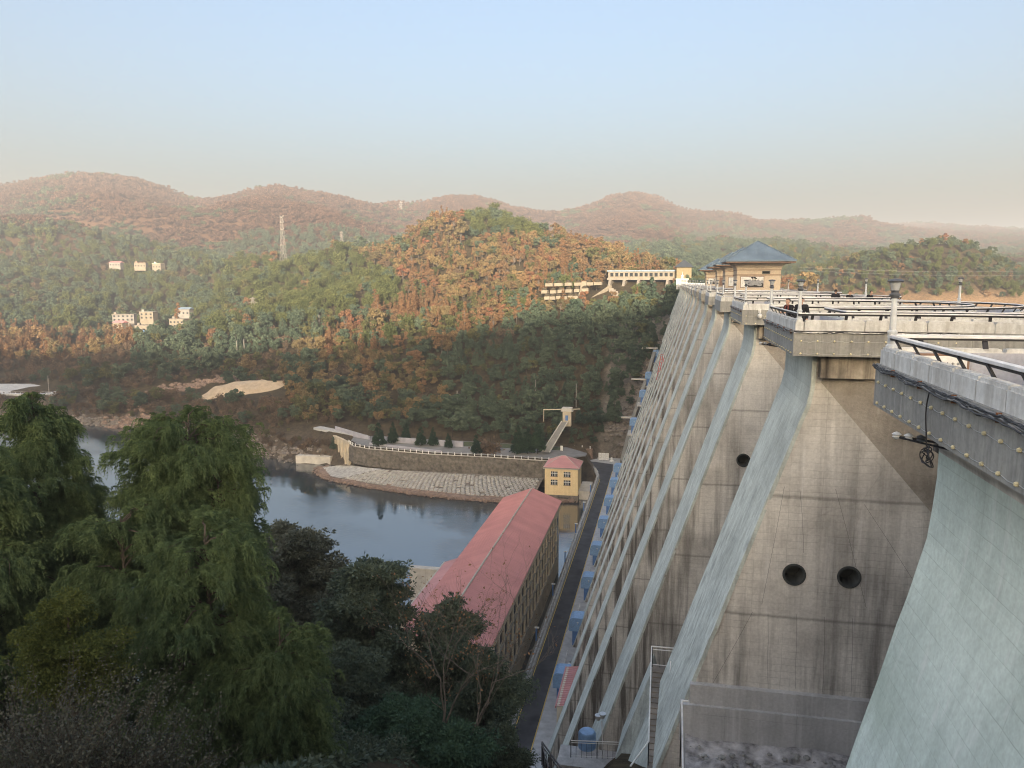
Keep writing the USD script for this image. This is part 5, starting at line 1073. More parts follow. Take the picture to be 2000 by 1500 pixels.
# ---------------------------------------------------------------- pylons and masts
def lattice(name, label, px_, pyb, pyt, D_, wb, wt, arms, plat=False):
    a = at(px_, pyb, D_); b = at(px_, pyt, D_); c = np.array([a[0], a[1], float(ground(a[0], a[1])) - .5 + H0]); h_ = b[2] + H0 - c[2]
    t = thing(name, label, 'pylon', c); lw = .07 + D_ * .00012; legs, br = [], MB(); n = 8
    cor = lambda u, k: np.array([((-1) ** (k // 2)) * (wb + (wt - wb) * u) / 2, ((-1) ** ((k + 1) // 2 % 2)) * (wb + (wt - wb) * u) / 2, u * h_])
    for k in range(4):
        part(t, 'leg', MB().tube([cor(0, k), cor(1, k)], lw, 4), M['lattice'])
        for i in range(n): br.tube([cor(i / n, k), cor((i + 1) / n, (k + 1) % 4)], lw * .6, 3).tube([cor(i / n, (k + 1) % 4), cor((i + 1) / n, k)], lw * .6, 3)
    part(t, 'bracing', br, M['lattice'])
    for u, w_ in arms: part(t, 'cross_arm', MB().tube([(-w_, 0, u * h_), (0, 0, u * h_ + .8), (w_, 0, u * h_)], lw * .8, 4).tube([(-w_, 0, u * h_), (w_, 0, u * h_)], lw * .8, 4), M['lattice'])
    if plat:
        for u in (.72, .86, .97): part(t, 'antenna_platform', MB().lathe([(0, 0), (2.0, 0), (2.0, .5), (0, .5)], (0, 0, u * h_), 8).box(-1.9, -1.4, -.3, .3, u * h_, u * h_ + 2.2).box(1.4, 1.9, -.3, .3, u * h_, u * h_ + 2.2), M['lit_white'])
lattice('telecom_mast', 'tall pale lattice telecom mast with antenna platforms on the left ridge', 553, 498, 423, 745, 5.0, 1.4, [], True)
lattice('pylon', 'grey lattice pylon on the saddle left of the orange hill', 668, 487, 452, 770, 4.0, .8, [(.7, 3.2), (.84, 2.6), (.95, 2)])
lattice('pylon', 'small lattice pylon among the green trees above the village', 495, 614, 580, 545, 3.0, .6, [(.72, 3.4), (.9, 2.6)])
lattice('pylon', 'low wide lattice pylon with one cross arm right of the saddle', 716, 492, 470, 730, 2.4, 1.2, [(.7, 4.2), (.95, 4.2)])
lattice('pylon', 'thin lattice pylon at the front of the village', 304, 690, 655, 520, 2.4, .6, [(.8, 2), (.93, 1.4)])
lattice('pylon', 'tiny lattice pylon on the far skyline notch', 783, 408, 393, 1880, 7, 2, [(.7, 7), (.9, 6)])
# thin power lines on the right
for i, (za, zb) in enumerate(((3.5, 9.5), (1.2, 6.2))):
    A, B = at(1560, 522 + 6 * i, 520), at(2080, 528 + 8 * i, 560); u = np.linspace(0, 1, 24)[:, None]; P = A * (1 - u) + B * u + [0, 0, H0]; P[:, 2] -= 2.0 * np.sin(np.pi * u[:, 0])
    obj('power_line', MB().tube(P, .055, 4), M['cable_grey'], f'{"upper" if i == 0 else "lower"} thin power line across the bay on the right', 'power line')
# ---------------------------------------------------------------- woods
M['lf_dark'] = leafmat('leaf_dark_green', (0.056, 0.086, 0.058), (0.118, 0.15, 0.095))
M['lf_gold'] = leafmat('leaf_gold', (0.125, 0.11, 0.06), (0.25, 0.18, 0.085), c2=(0.25, 0.14, 0.075))
M['lf_orange'] = leafmat('leaf_orange', (0.15, 0.105, 0.058), (0.215, 0.13, 0.068), c2=(0.235, 0.09, 0.058))
M['lf_rust'] = leafmat('needle_rust', (0.16, 0.095, 0.05), (0.24, 0.135, 0.068))
M['lf_bamboo'] = leafmat('leaf_bamboo', (0.075, 0.095, 0.035), (0.14, 0.155, 0.055))
M['lf_olive'] = leafmat('leaf_olive', (0.075, 0.085, 0.035), (0.16, 0.145, 0.06))
M['lf_scrub'] = leafmat('scrub_brown', (0.10, 0.075, 0.05), (0.20, 0.135, 0.09))
M['lf_far'] = leafmat('leaf_far', (0.085, 0.052, 0.038), (0.15, 0.082, 0.055))
M['lf_fargreen'] = leafmat('leaf_far_green', (0.055, 0.078, 0.045), (0.10, 0.12, 0.065))
def cards(r, C, size, jit=.35, flat=0.0, out=None):
    """leaf cards (quads folded along the middle are too dear: plain quads) at points C"""
    n = len(C); a = r.normal(size=(n, 3));
    if out is not None: a = a * .75 + out
    a /= np.linalg.norm(a, axis=1, keepdims=True); b = np.cross(a, r.normal(size=(n, 3))); b /= np.linalg.norm(b, axis=1, keepdims=True) + 1e-9; c = np.cross(a, b)
    s = (size * r.uniform(1 - jit, 1 + jit, n))[:, None]; b *= s; c *= s * .62
    v = np.stack([C - b, C + c * .9, C + b, C - c], 1).reshape(-1, 3)
    i = np.arange(n)[:, None] * 4
    return v, np.vstack([i + [0, 1, 2], i + [0, 2, 3]])
def clump_cloud(r, cen, rad, per, size, squash=.8):
    P, O = [], []
    for c, ra in zip(cen, rad):
        d = r.normal(size=(per, 3)); d /= np.linalg.norm(d, axis=1, keepdims=True); d[:, 2] = np.where(d[:, 2] < -.35, -d[:, 2], d[:, 2])
        P.append(c + d * ra * r.uniform(.55, 1.0, (per, 1)) * [1, 1, squash]); O.append(d)
    return cards(r, np.vstack(P), size, out=np.vstack(O))
def trunk(r, h, r0, lean=.3):
    n = 6; u = np.linspace(0, 1, n); p = np.stack([lean * h * .1 * np.sin(u * 3 + r.uniform(0, 6)), lean * h * .1 * np.cos(u * 2.3), u * h - .6], 1); p[:, :2] -= p[0, :2]
    return MB().tube(p, r0 * (1 - .8 * u), 6)
def tree_round(seed, h=8.5, w=3.4, ncl=17, per=46, size=.5, droop=0, th=.35):
    r = np.random.default_rng(seed); cen, rad = [], []
    for i in range(ncl):
        u = r.uniform(th, .95); ww = w * math.sin(math.pi * min(1, (u - th * .55) / (1.12 - th * .55))) ** .7 * r.uniform(.45, .8); an = r.uniform(0, 6.28)
        cen.append((ww * math.cos(an), ww * math.sin(an), u * h)); rad.append(w * r.uniform(.26, .44))
    t = trunk(r, h * .75, .2)
    for c in cen[:8]: t.tube([(0, 0, h * .3), np.array(c) * [.6, .6, .85], c], [.09, .05, .02], 4)
    return t, clump_cloud(r, np.array(cen), rad, per, size)
def tree_cone(seed, h=11, w=2.5, rows=11, per=34, size=.42):
    r = np.random.default_rng(seed); cen, rad = [], []
    for i in range(rows):
        u = .12 + .84 * i / (rows - 1); ww = w * (1 - u) ** .8 * .72 + .15; k = max(2, int(6 * (1 - u)) + 1)
        for j in range(k): an = r.uniform(0, 6.28); cen.append((ww * math.cos(an), ww * math.sin(an), u * h + r.normal() * .25)); rad.append(max(.4, w * (1 - u) * .45 + .2) * r.uniform(.8, 1.2))
    return trunk(r, h * .9, .18, .05), clump_cloud(r, np.array(cen), rad, per, size, .9)
def tree_bamboo(seed, h=10, n=16):
    r = np.random.default_rng(seed); t = MB(); P = []
    for i in range(n):
        a = r.uniform(0, 6.28); rr = r.uniform(.1, 2.2); hh = h * r.uniform(.7, 1.05); b = np.array([rr * math.cos(a), rr * math.sin(a), 0]); dr = r.uniform(0, 6.28); le = r.uniform(.8, 2.2)
        u = np.linspace(0, 1, 6)[:, None]; p = b + np.hstack([le * u ** 2.4 * math.cos(dr), le * u ** 2.4 * math.sin(dr), hh * (u - .14 * u ** 5)]); t.tube(p, [.05, .05, .045, .04, .03, .015], 3)
        for uu in r.uniform(.38, 1.0, 42): P.append(b + [le * uu ** 2.4 * math.cos(dr), le * uu ** 2.4 * math.sin(dr), hh * (uu - .14 * uu ** 5)] + r.normal(size=3) * [.5, .5, .35] - [0, 0, .15])
    return t, cards(r, np.array(P), .42)
def tree_bare(seed, h=5, n=60):
    r = np.random.default_rng(seed); t = MB(); P = []
    for i in range(n):
        a = r.uniform(0, 6.28); sp = r.uniform(.1, .9); L_ = h * r.uniform(.5, 1); d = np.array([sp * math.cos(a), sp * math.sin(a), 1]); d /= np.linalg.norm(d); b = np.array([r.normal() * .4, r.normal() * .4, r.uniform(0, .3 * h)])
        e = b + d * L_ * .8; t.tube([b, (b + e) / 2 + r.normal(size=3) * .2, e], [.05, .03, .012], 3)
        for q in range(7): P.append(b + (e - b) * r.uniform(.5, 1.05) + r.normal(size=3) * .35)
    return t, cards(r, np.array(P), .42)
KIND = {   # name: (builder, leaf material, bark, label, group, natural height)
 'evergreen_tree': (lambda s: tree_round(s, 8.5, 3.5, 19, 46), 'lf_dark', 'bark', 'dark green bushy evergreen tree ', 'evergreen trees on the far bank', 8.5),
 'golden_tree': (lambda s: tree_round(s + 50, 9.5, 3.8, 20, 44, .46), 'lf_gold', 'bark_pale', 'golden brown autumn tree ', 'golden autumn trees on the far bank', 9.5),
 'orange_tree': (lambda s: tree_round(s + 80, 8.5, 3.0, 15, 40, .44), 'lf_orange', 'bark_pale', 'orange to red autumn tree ', 'orange autumn trees on the far hillside', 8.5),
 'dawn_redwood': (lambda s: tree_cone(s + 20, 12, 2.4), 'lf_rust', 'bark_pale', 'rust-brown pointed conifer ', 'rust-brown conifers on the far bank', 12),
 'cedar_tree': (lambda s: tree_cone(s + 30, 9.5, 2.7, 10, 36), 'lf_dark', 'bark', 'dark green pointed conifer ', 'dark green conifers on the far bank', 9.5),
 'bamboo': (lambda s: tree_bamboo(s + 40), 'lf_bamboo', 'lf_olive', 'pale green arching bamboo clump', 'bamboo clumps on the far hillsides', 10),
 'olive_tree': (lambda s: tree_round(s + 120, 7.5, 3.2, 16, 42, .45), 'lf_olive', 'bark', 'olive green thinning tree ', 'olive green trees on the far hillside', 7.5),
 'scrub_bush': (lambda s: tree_bare(s + 60), 'lf_scrub', 'bark_pale', 'bare brown shrub ', 'bare brown shrubs on the far bank', 4.5)}
protos, stuffp = {}, {}
for nm, (fn, lf, bk, lab, grp, hh) in KIND.items():
    protos[nm], stuffp[nm] = [], []
    for v_ in range(3):
        tk, cr = fn(v_); kp = kind_proto(f'{nm}_{v_}'); part(kp, 'trunk', tk, M[bk]); part(kp, 'crown', cr, M[lf]); protos[nm].append(kp)
        stuffp[nm].append((cr, M[lf], False))
# visibility along each bearing
azg = np.linspace(-.92, .50, 760); Dg = np.exp(np.linspace(math.log(90), math.log(4000), 500))
AG, DG = np.meshgrid(azg, Dg, indexing='ij'); TG = Hs(np.stack([DG * np.sin(AG), DG * np.cos(AG)], -1)) / DG
runmax = np.maximum.accumulate(TG, axis=1); runmax = np.hstack([np.full((len(azg), 1), -9.0), runmax[:, :-1]])
Rm = RegularGridInterpolator((azg, np.log(Dg)), runmax, bounds_error=False, fill_value=-9.0)
def candidates(s0, grow, D0, D1, seed):
    r = np.random.default_rng(seed); out = []; D = D0
    while D < D1:
        s = s0 * (1 + grow * (D - D0)); da = s / D
        a = np.arange(-.86, .44, da); a = a + r.uniform(-.8, .8, len(a)) * da; d = D + r.uniform(-.8, .8, len(a)) * s
        out.append(np.stack([d * np.sin(a), d * np.cos(a), np.full(len(a), s)], 1)); D += s
    return np.vstack(out)
nofo = unary_union([prom.buffer(.6), bank.buffer(2), Polygon([(-62, 90), (-62, 232), (-20, 232), (-20, 90)]), Polygon([(-32, 255), (-32, 280), (-12, 280), (-12, 255)]), dk.buffer(4)]) if 'dk' in globals() else prom
def clear(x, y, px, py, D):
    bad = inside(nofo, x, y)
    bad |= (x > -20) & (x < 45) & (y > 0) & (y < 280)
    dx_f = x + 17 - np.interp(y, [262, 300, 340, 372], [0, 9, 19, 24]); bad |= (dx_f > -np.interp(y, [262, 300, 340, 372], [9, 7, 4, 2])) & (x < 45) & (y > 262) & (y < 376)
    for (qx, qy, qw, qh, d0, d1) in ((470, 772, 95, 14, 340, 420), (330, 760, 110, 16, 370, 402), (300, 642, 85, 18, 575, 680), (270, 522, 62, 9, 860, 930), (1120, 572, 72, 24, 380, 425), (1250, 556, 80, 26, 395, 450), (1107, 815, 14, 16, 255, 290), (1085, 858, 26, 40, 255, 285), (1160, 592, 40, 20, 395, 425), (650, 845, 75, 16, 280, 325)):
        bad |= (np.abs(px - qx) < qw) & (np.abs(py - qy) < qh) & (D > d0) & (D < d1)
    return ~bad
def kind_at(px, py, D, x, y, r):
    """what grows where, from the survey of the hillsides"""
    n1 = meshkit.fbm(np.stack([x / 55, y / 55, 0 * x], -1), 3, 31); n2 = meshkit.fbm(np.stack([x / 20, y / 20, 0 * x], -1), 2, 37); u = r.random(len(px)); out = np.full(len(px), 'evergreen_tree', dtype=object)
    def put(mask, table):
        idx = np.where(mask)[0]
        if len(idx) == 0: return
        names, w = zip(*table); c = np.cumsum(w) / sum(w); q_ = np.clip(.55 * (n2[idx] - .5) * 2.2 + .5 + (u[idx] - .5) * .75, 0, .999)
        out[idx] = np.array(names, dtype=object)[np.searchsorted(c, q_)]
    put(D < 1e9, [('evergreen_tree', 6), ('cedar_tree', 2), ('olive_tree', 2), ('scrub_bush', 1)])
    put((px < 640) & (D < 450), [('evergreen_tree', 4), ('scrub_bush', 5), ('olive_tree', 2), ('golden_tree', 1)])
    put((px < 640) & (D < 372), [('scrub_bush', 7), ('evergreen_tree', 1)])
    put((px > 560) & (px < 900) & (D > 300) & (D < 400), [('golden_tree', 7), ('olive_tree', 3), ('evergreen_tree', 3), ('scrub_bush', 1)])
    put((px > 560) & (px < 720) & (D > 330) & (D < 430), [('scrub_bush', 4), ('golden_tree', 3), ('evergreen_tree', 3)])
    put((px > 880) & (D < 372), [('evergreen_tree', 7), ('cedar_tree', 4), ('olive_tree', 1.2), ('scrub_bush', .6)])
    put((px > 640) & (px < 1320) & (D > 385) & (D < 480), [('golden_tree', 2), ('orange_tree', 3), ('olive_tree', 3), ('dawn_redwood', 3), ('evergreen_tree', 2), ('bamboo', 1)])
    put((px > 640) & (px < 1330) & (D >= 455) & (D < 680), [('orange_tree', 5), ('golden_tree', 3), ('scrub_bush', 1), ('dawn_redwood', 2), ('olive_tree', 3), ('evergreen_tree', 1)])
    put((px > 900) & (px < 1060) & (D > 560) & (D < 690), [('evergreen_tree', 1), ('bamboo', 1)])
    put((px > 640) & (px < 860) & (D >= 430) & (D < 520) & (py > 545), [('dawn_redwood', 5), ('orange_tree', 2), ('olive_tree', 2), ('evergreen_tree', 1)])
    put((px > 380) & (px < 860) & (D > 480) & (D < 860) & (py > 470) & (px < 640 + (py - 470) * 1.6), [('bamboo', 7), ('evergreen_tree', 2), ('olive_tree', 2), ('orange_tree', .6)])
    put((px < 420) & (D > 640) & (D < 1250), [('bamboo', 5), ('evergreen_tree', 5), ('olive_tree', 2), ('scrub_bush', .5)])
    put((px < 260) & (D > 500) & (D < 645), [('orange_tree', 3), ('dawn_redwood', 5), ('golden_tree', 2), ('evergreen_tree', 1)])
    put((px < 260) & (D > 430) & (D <= 505), [('scrub_bush', 1)])
    put((px < 300) & (D <= 450), [('scrub_bush', 5), ('evergreen_tree', 2), ('olive_tree', 1)])
    put((px > 1450) & (D > 500) & (D < 900), [('bamboo', 5), ('evergreen_tree', 4), ('olive_tree', 2), ('orange_tree', .8)])
    put((px > 1500) & (px < 1680) & (D > 600) & (D < 1000), [('orange_tree', 1), ('golden_tree', 1.5), ('evergreen_tree', 4), ('bamboo', 3), ('olive_tree', 3)])
    return out, n1
def place(px, py, D):
    if px > 1400: return 'on the lake-side hill right of the gatehouses', '(lake side)'
    if px < 260 and D < 660: return 'on the left shore below the village', '(left shore)'
    if px < 420: return 'on the upper left hillside', '(upper left)'
    if D > 470: return 'on the sunlit middle hill', '(middle hill)'
    if px < 620: return 'above the sand heap and rocky shore', '(above the sand heap)'
    if D > 385: return 'in the sun just above the shadow edge', '(shadow edge)'
    if px < 900: return 'above the left half of the promenade', '(left of the slope)'
    if px < 1150: return 'above the right half of the promenade', '(right of the slope)'
    return 'close to the far end of the dam', '(by the dam)'
C = candidates(3.75, .0017, 255, 1300, 5)
C2 = candidates(2.7, .0, 262, 440, 15); q2 = sight(np.stack([C2[:, 0], C2[:, 1], ground(C2[:, 0], C2[:, 1])], -1)); C2 = C2[(q2[0] < 640) & (q2[1] > 775)]; n_main = len(C); C = np.vstack([C, C2]); shore_plant = np.arange(len(C)) >= n_main
x, y = C[:, 0], C[:, 1]; z = ground(x, y); D = np.hypot(x, y); px, py, pz = sight(np.stack([x, y, z], -1)); Dn = pz * math.cos(PITCH)
r = np.random.default_rng(12)
ok = clear(x, y, px, py, Dn) & (z > np.where(x > 20, LAKE_Z + 9 + 5 * r.random(len(x)), WATER_Z + 2.2 + 2 * r.random(len(x)))) & (pz > 0) & (px > -120) & (px < 2120)
vis = (z + 9) / D > Rm(np.stack([np.arctan2(x, y), np.log(D)], -1)) - .004
ok &= vis
x, y, z, D, px, py, sp_ = x[ok], y[ok], z[ok], Dn[ok], px[ok], py[ok], C[ok, 2]
kn, n1 = kind_at(px, py, D, x, y, r)
sh = shore_plant[ok]; kn = np.where(sh, np.where(r.random(len(kn)) < .12, 'olive_tree', 'scrub_bush'), kn)
sc_k = np.where(sh, .55, 1.0) * np.where(px > 1400, .66, .84)
keep = ~((kn == 'scrub_bush') & (r.random(len(kn)) < .08)); bare = (D < 372) & (px < 640) & (n1 > .60) & ~sh; keep &= ~bare
x, y, z, D, px, py, kn, sp_, sc_k = [a[keep] for a in (x, y, z, D, px, py, kn, sp_, sc_k)]
sc = (.55 + .8 * r.random(len(x)) ** 1.6) * np.clip(sp_ / 5.0, 1, 2.0) ** .5 * np.where((D < 340) & (px > 700), .85, 1)
sc = np.where(kn == 'dawn_redwood', sc * .9, sc) * np.where(r.random(len(x)) < .06, 1.45, 1) * sc_k
yaw = r.uniform(0, 6.28, len(x)); var = r.integers(0, 3, len(x))
rest = []
for nm, (fn, lf, bk, lab, grp, hh) in KIND.items():
    idx = np.where(kn == nm)[0]; big = idx[np.argsort(-(sc[idx] * hh / D[idx] * ((px[idx] > 0) & (px[idx] < 2000))))]
    for i in big[:280]:
        where, wg = place(px[i], py[i], D[i])
        copy_of(protos[nm][var[i]], nm, lab.strip() + ' ' + where, 'bamboo' if nm == 'bamboo' else 'shrub' if nm == 'scrub_bush' else 'tree', (x[i], y[i], z[i] + H0), yaw[i], sc[i], grp + ' ' + wg)
    rest += list(big[280:])
rest = np.array(rest); off = {nm: 3 * i for i, nm in enumerate(KIND)}
w_ = instancer('/World/hillside_wood', sum(stuffp.values(), []), np.stack([x, y, z + H0], 1)[rest], np.array([off[k] for k in kn[rest]]) + var[rest], yaw[rest], sc[rest])
tag(w_, 'mixed autumn wood covering the hillsides behind the nearest trees', 'wood', kind='stuff')
# far mountains: crowns as one mass
def far_crown(seed, n=44):
    r = np.random.default_rng(seed); cen = r.normal(size=(9, 3)) * [4.2, 4.2, 1.4] + [0, 0, 4.2]
    return clump_cloud(r, cen, r.uniform(2.0, 3.4, 9), n, 1.0, .9)
C = candidates(10.5, .0009, 1250, 4000, 6); x, y = C[:, 0], C[:, 1]; z = ground(x, y); D = np.hypot(x, y); px, py, pz = sight(np.stack([x, y, z], -1))
ok = (pz > 0) & (px > -120) & (px < 2120) & ((z + 10) / D > Rm(np.stack([np.arctan2(x, y), np.log(D)], -1)) - .004)
x, y, z, D, px, sp_ = x[ok], y[ok], z[ok], D[ok], px[ok], C[ok, 2]
r = np.random.default_rng(14); n1 = meshkit.fbm(np.stack([x / 130, y / 130, z / 60], -1), 4, 41)
el = np.where(px > 1250, .05, 0) + .04
green = (n1 + (r.random(len(x)) - .5) * .22 + el) > .56 + np.clip((z - 60) / 900, -.06, .3)
fp = [(far_crown(s), M['lf_far'], False) for s in range(3)] + [(far_crown(s + 9), M['lf_fargreen'], False) for s in range(3)]
w_ = instancer('/World/mountain_wood', fp, np.stack([x, y, z + H0 - 1], 1), r.integers(0, 3, len(x)) + 3 * green, r.uniform(0, 6.28, len(x)), np.clip(sp_ / 10.5, 1, 1.6)[:, None] * r.uniform(.65, 1.15, (len(x), 1)) * np.array([1, 1, 1.0]))
tag(w_, 'reddish brown and green forest covering the distant mountains', 'forest', kind='stuff')
print('woods', len(rest), len(x))
M['lf_deep'] = leafmat('leaf_deep_green', (0.018, 0.042, 0.022), (0.045, 0.08, 0.038))
gcon = []
for v_ in range(3):
    tk, cr = tree_cone(170 + v_, 9.5, 2.6, 13, 64, .36); kp = kind_proto(f'garden_conifer_{v_}'); part(kp, 'trunk', tk, M['bark']); part(kp, 'crown', cr, M['lf_deep']); gcon.append(kp)
# single plants one can point at
def single(nm, v_, p, s, label, cat='tree', rz=0, dz=0, name=None):
    copy_of(protos[nm][v_], name or nm, label, cat, (p[0], p[1], float(ground(p[0], p[1])) + H0 + dz), rz, s)
for i, (px_, py_, s_) in enumerate(((740, 872, .72), (768, 866, .62), (793, 864, .58), (822, 872, .60), (846, 872, .55), (876, 876, .45))):
    p = atz(px_, py_ - 1, PROM_Z); copy_of(gcon[i % 3], 'cone_shrub', f'dark green clipped conifer on the promenade, {ORD[i]} from the left', 'shrub', (p[0], p[1], PROM_Z + H0), i, (s_ * 1.3, s_ * 1.3, s_ * 1.25), 'clipped conifers on the promenade')
for i, (px_, s_) in enumerate(((930, .7), (1012, 1.0), (1030, .95), (1050, 1.1))):
    p = atz(px_, 886, PROM_Z); copy_of(gcon[i % 3], 'garden_cedar', f'tall dark conifer in the promenade garden, {ORD[i]} from the left', 'tree', (p[0], p[1], PROM_Z + H0), i, s_, 'garden conifers on the promenade')
p = atz(955, 912, -65); copy_of(protos['scrub_bush'][1], 'bare_garden_tree', 'bare brown twiggy tree in front of the promenade wall', 'tree', (p[0], p[1], -64.5 + H0), 0, 2.0)
for i, (px_, py_, s_) in enumerate(((480, 818, .95), (553, 822, .85), (578, 828, 1.0))):
    p = at(px_, py_, 320); single('evergreen_tree', i % 3, p, s_ * .9, f'round dark green bush on the brown shore slope, {ORD[i]} from the left', 'bush', i, -2.0 * s_, 'round_bush')
single('dawn_redwood', 0, at(349, 640, 615), 2.1, 'tall rust-brown conifer standing over the village', name='tall_conifer')
single('golden_tree', 1, at(312, 628, 640), 1.0, 'bright yellow tree among the village houses', name='yellow_tree')
p = at(1556, 566, 118); pl_ = R(p[0], p[1], -7.0)
p = at(1575, 572, 520); copy_of(protos['golden_tree'][0], 'lakeside_tree', 'broad orange tree glowing in sun on the lake shore behind the gatehouse', 'tree', (p[0], p[1], p[2] - 4 + H0), 1.0, (2.6, 2.6, 1.9))
p = at(1535, 572, 522); copy_of(protos['orange_tree'][1], 'lakeside_tree', 'orange tree right behind the nearest gatehouse wall on the lake shore', 'tree', (p[0], p[1], p[2] - 4 + H0), 1.0, (2.0, 2.0, 1.7))
# ---------------------------------------------------------------- foreground trees on the near slope
M['needle'] = leafmat('weeping_needle', (0.066, 0.108, 0.05), (0.14, 0.19, 0.078), trans=.4, patch=.5)
M['broad'] = leafmat('camphor_leaf', (0.06, 0.088, 0.064), (0.135, 0.165, 0.108), trans=.15, patch=.5)
M['broad2'] = leafmat('camphor_leaf_grey', (0.08, 0.092, 0.068), (0.17, 0.175, 0.125), trans=.15, patch=.5)
M['broad3'] = leafmat('camphor_leaf_green', (0.04, 0.085, 0.055), (0.085, 0.15, 0.085), trans=.15, patch=.5)
M['yellowgreen'] = leafmat('leaf_yellow_green', (0.06, 0.08, 0.018), (0.11, 0.125, 0.03), trans=.3, patch=.5)
M['greyleaf'] = leafmat('leaf_grey', (0.055, 0.06, 0.045), (0.09, 0.092, 0.07), trans=.1, patch=.5)
M['deadleaf'] = leafmat('leaf_dead', (0.20, 0.11, 0.06), (0.30, 0.18, 0.10), trans=.2, patch=.5)
def spray(seed, L_=.85, n=38):
    """drooping feathery spray of a weeping conifer"""
    r = np.random.default_rng(seed); V, F = [], []; k = 0
    def leaf(p, d, ln, w):
        nonlocal k
        s = np.cross(d, r.normal(size=3)); s /= np.linalg.norm(s) + 1e-9
        V.extend([p, p + d * ln * .5 + s * w, p + d * ln, p + d * ln * .5 - s * w]); F.extend([(k, k + 1, k + 2), (k, k + 2, k + 3)]); k += 4
    for b in range(5):
        an = r.uniform(-.8, .8); reach = L_ * r.uniform(.25, .6); drop = L_ * r.uniform(.3, .8)
        for i in range(n // 2):
            u = (i + r.random()) / (n // 2); p = np.array([reach * (1 - (1 - u) ** 2), math.sin(an) * reach * u, (.16 * math.sin(u * 3)) - drop * u ** 1.7]); d = np.array([.5, r.normal() * .5, -.2 - .6 * u]) + r.normal(size=3) * .22; d /= np.linalg.norm(d)
            leaf(p, d, r.uniform(.10, .19), r.uniform(.013, .024))
    return np.array(V), np.array(F)
def rosette(seed, n=46, R_=.42, ln=.16, w=.035):
    r = np.random.default_rng(seed); V, F = [], []
    for i in range(n):
        o = r.normal(size=3); o /= np.linalg.norm(o); o[2] = abs(o[2]) * .8 - .1; p = o * R_ * r.uniform(.35, 1) * [1, 1, .75]; d = o + r.normal(size=3) * .6; d[2] -= .25; d /= np.linalg.norm(d); s = np.cross(d, r.normal(size=3)); s /= np.linalg.norm(s); l_ = ln * r.uniform(.7, 1.3)
        V.extend([p, p + d * l_ * .5 + s * w, p + d * l_, p + d * l_ * .5 - s * w]); k = 4 * i; F.extend([(k, k + 1, k + 2), (k, k + 2, k + 3)])
    return np.array(V), np.array(F)
SPR = [spray(s) for s in range(5)]; ROS = [rosette(s) for s in range(4)]; ROSB = [rosette(s + 9, 40, .5, .24, .055) for s in range(4)]
def limb_tree(name, label, px_, py_top, D_, w, hcrown, kind, seed, lean=(0, 0), nl=70, prof=None, leafm=None, dens=1.0, cat='tree', size=1.0, tips=()):
    """trunk, limbs that leave it all the way up, and foliage hung along the limbs"""
    r = np.random.default_rng(seed); tip = at(px_, py_top, D_); g = float(ground(tip[0], tip[1])); z0 = min(g, tip[2] - hcrown - 1) - .3
    base = R(tip[0], tip[1], z0); H_ = tip[2] - z0
    t = thing(name, label, cat, base, 0)
    tops = [(0.0, 0.0, H_)] + [tuple(x_) for x_ in tips]
    tr = MB(); br = MB(); P, Y, S = [], [], []
    lean = np.array([*lean, 0.0])
    for ti, (tx, ty, tz) in enumerate(tops):
        u = np.linspace(0, 1, 9)[:, None]; ax = np.hstack([tx * np.clip(u * 1.6 - .3, 0, 1) ** 1.2, ty * np.clip(u * 1.6 - .3, 0, 1) ** 1.2, tz * u]) + lean * u ** 2
        tr.tube(ax, np.linspace(.02 * H_ * .8 + .08, .02, 9) * (1 if ti == 0 else .6), 7)
        n_ = int(nl if ti == 0 else nl * .5)
        for i in range(n_):
            zc = tz - hcrown * (1 if ti == 0 else .6) * r.random() ** .85; f = (tz - zc) / hcrown
            wmax = w * (prof(f) if prof else min(1, f * 2.2 + .12)) * (1 if ti == 0 else .6); an = r.uniform(0, 6.283); L_ = wmax * r.uniform(.55, 1.05); uu = zc / tz
            b = np.array([np.interp(uu, u[:, 0], ax[:, j]) for j in range(3)]); d = np.array([math.cos(an), math.sin(an), 0])
            m = 7; s = np.linspace(0, 1, m)[:, None]
            if kind == 'weep': q_ = b + d * L_ * s + np.array([0, 0, 1]) * (.85 * L_ * s - .75 * L_ * s ** 2.4)
            else: q_ = b + d * L_ * s + np.array([0, 0, 1]) * (.55 * L_ * s - .12 * L_ * s ** 2)
            q_ = q_ + r.normal(size=q_.shape) * .04 * L_; q_[0] = b
            br.tube(q_, np.linspace(.03 + .012 * L_, .008, m), 4)
            for k in range(int(dens * (17 * L_ + 6))):
                ss = r.uniform(.18, 1.05) ** .8; p = np.array([np.interp(min(ss, 1), s[:, 0], q_[:, j]) for j in range(3)]) + r.normal(size=3) * [.22, .22, .10] * (.6 + .5 * L_ * ss)
                P.append(p); Y.append(an + r.normal() * .7); S.append(r.uniform(.75, 1.25) * size)
    part(t, 'trunk', tr, M['bark']); part(t, 'branches', br, M['bark'])
    geo = {'weep': SPR, 'broad': ROS, 'big': ROSB}[kind]; m = leafm or M['needle']
    w_ = instancer(str(t.GetPath()) + '/foliage', [(g_, m, False) for g_ in geo], np.array(P), r.integers(0, len(geo), len(P)), np.array(Y), np.array(S)); tag(w_, kind='stuff')
    return t
wp = lambda f: min(1, .16 + f * 1.5) if f < .6 else max(.55, 1.06 - .15 * f)
broadtop = lambda f: min(1, .72 + f * 1.2) if f < .75 else .8
blunt = lambda f: min(1, .55 + f * 1.4) if f < .7 else .85
limb_tree('weeping_cypress', 'tall weeping dark green conifer with forked top, leftmost of the big foreground trees', 62, 772, 38, 4.9, 19, 'weep', 1, nl=150, prof=wp, tips=((1.6, .4, 20.2),), size=1.1)
limb_tree('weeping_cypress', 'weeping green conifer cut by the left edge of the picture', -45, 880, 33, 3.8, 15, 'weep', 2, nl=95, prof=wp, size=1.05)
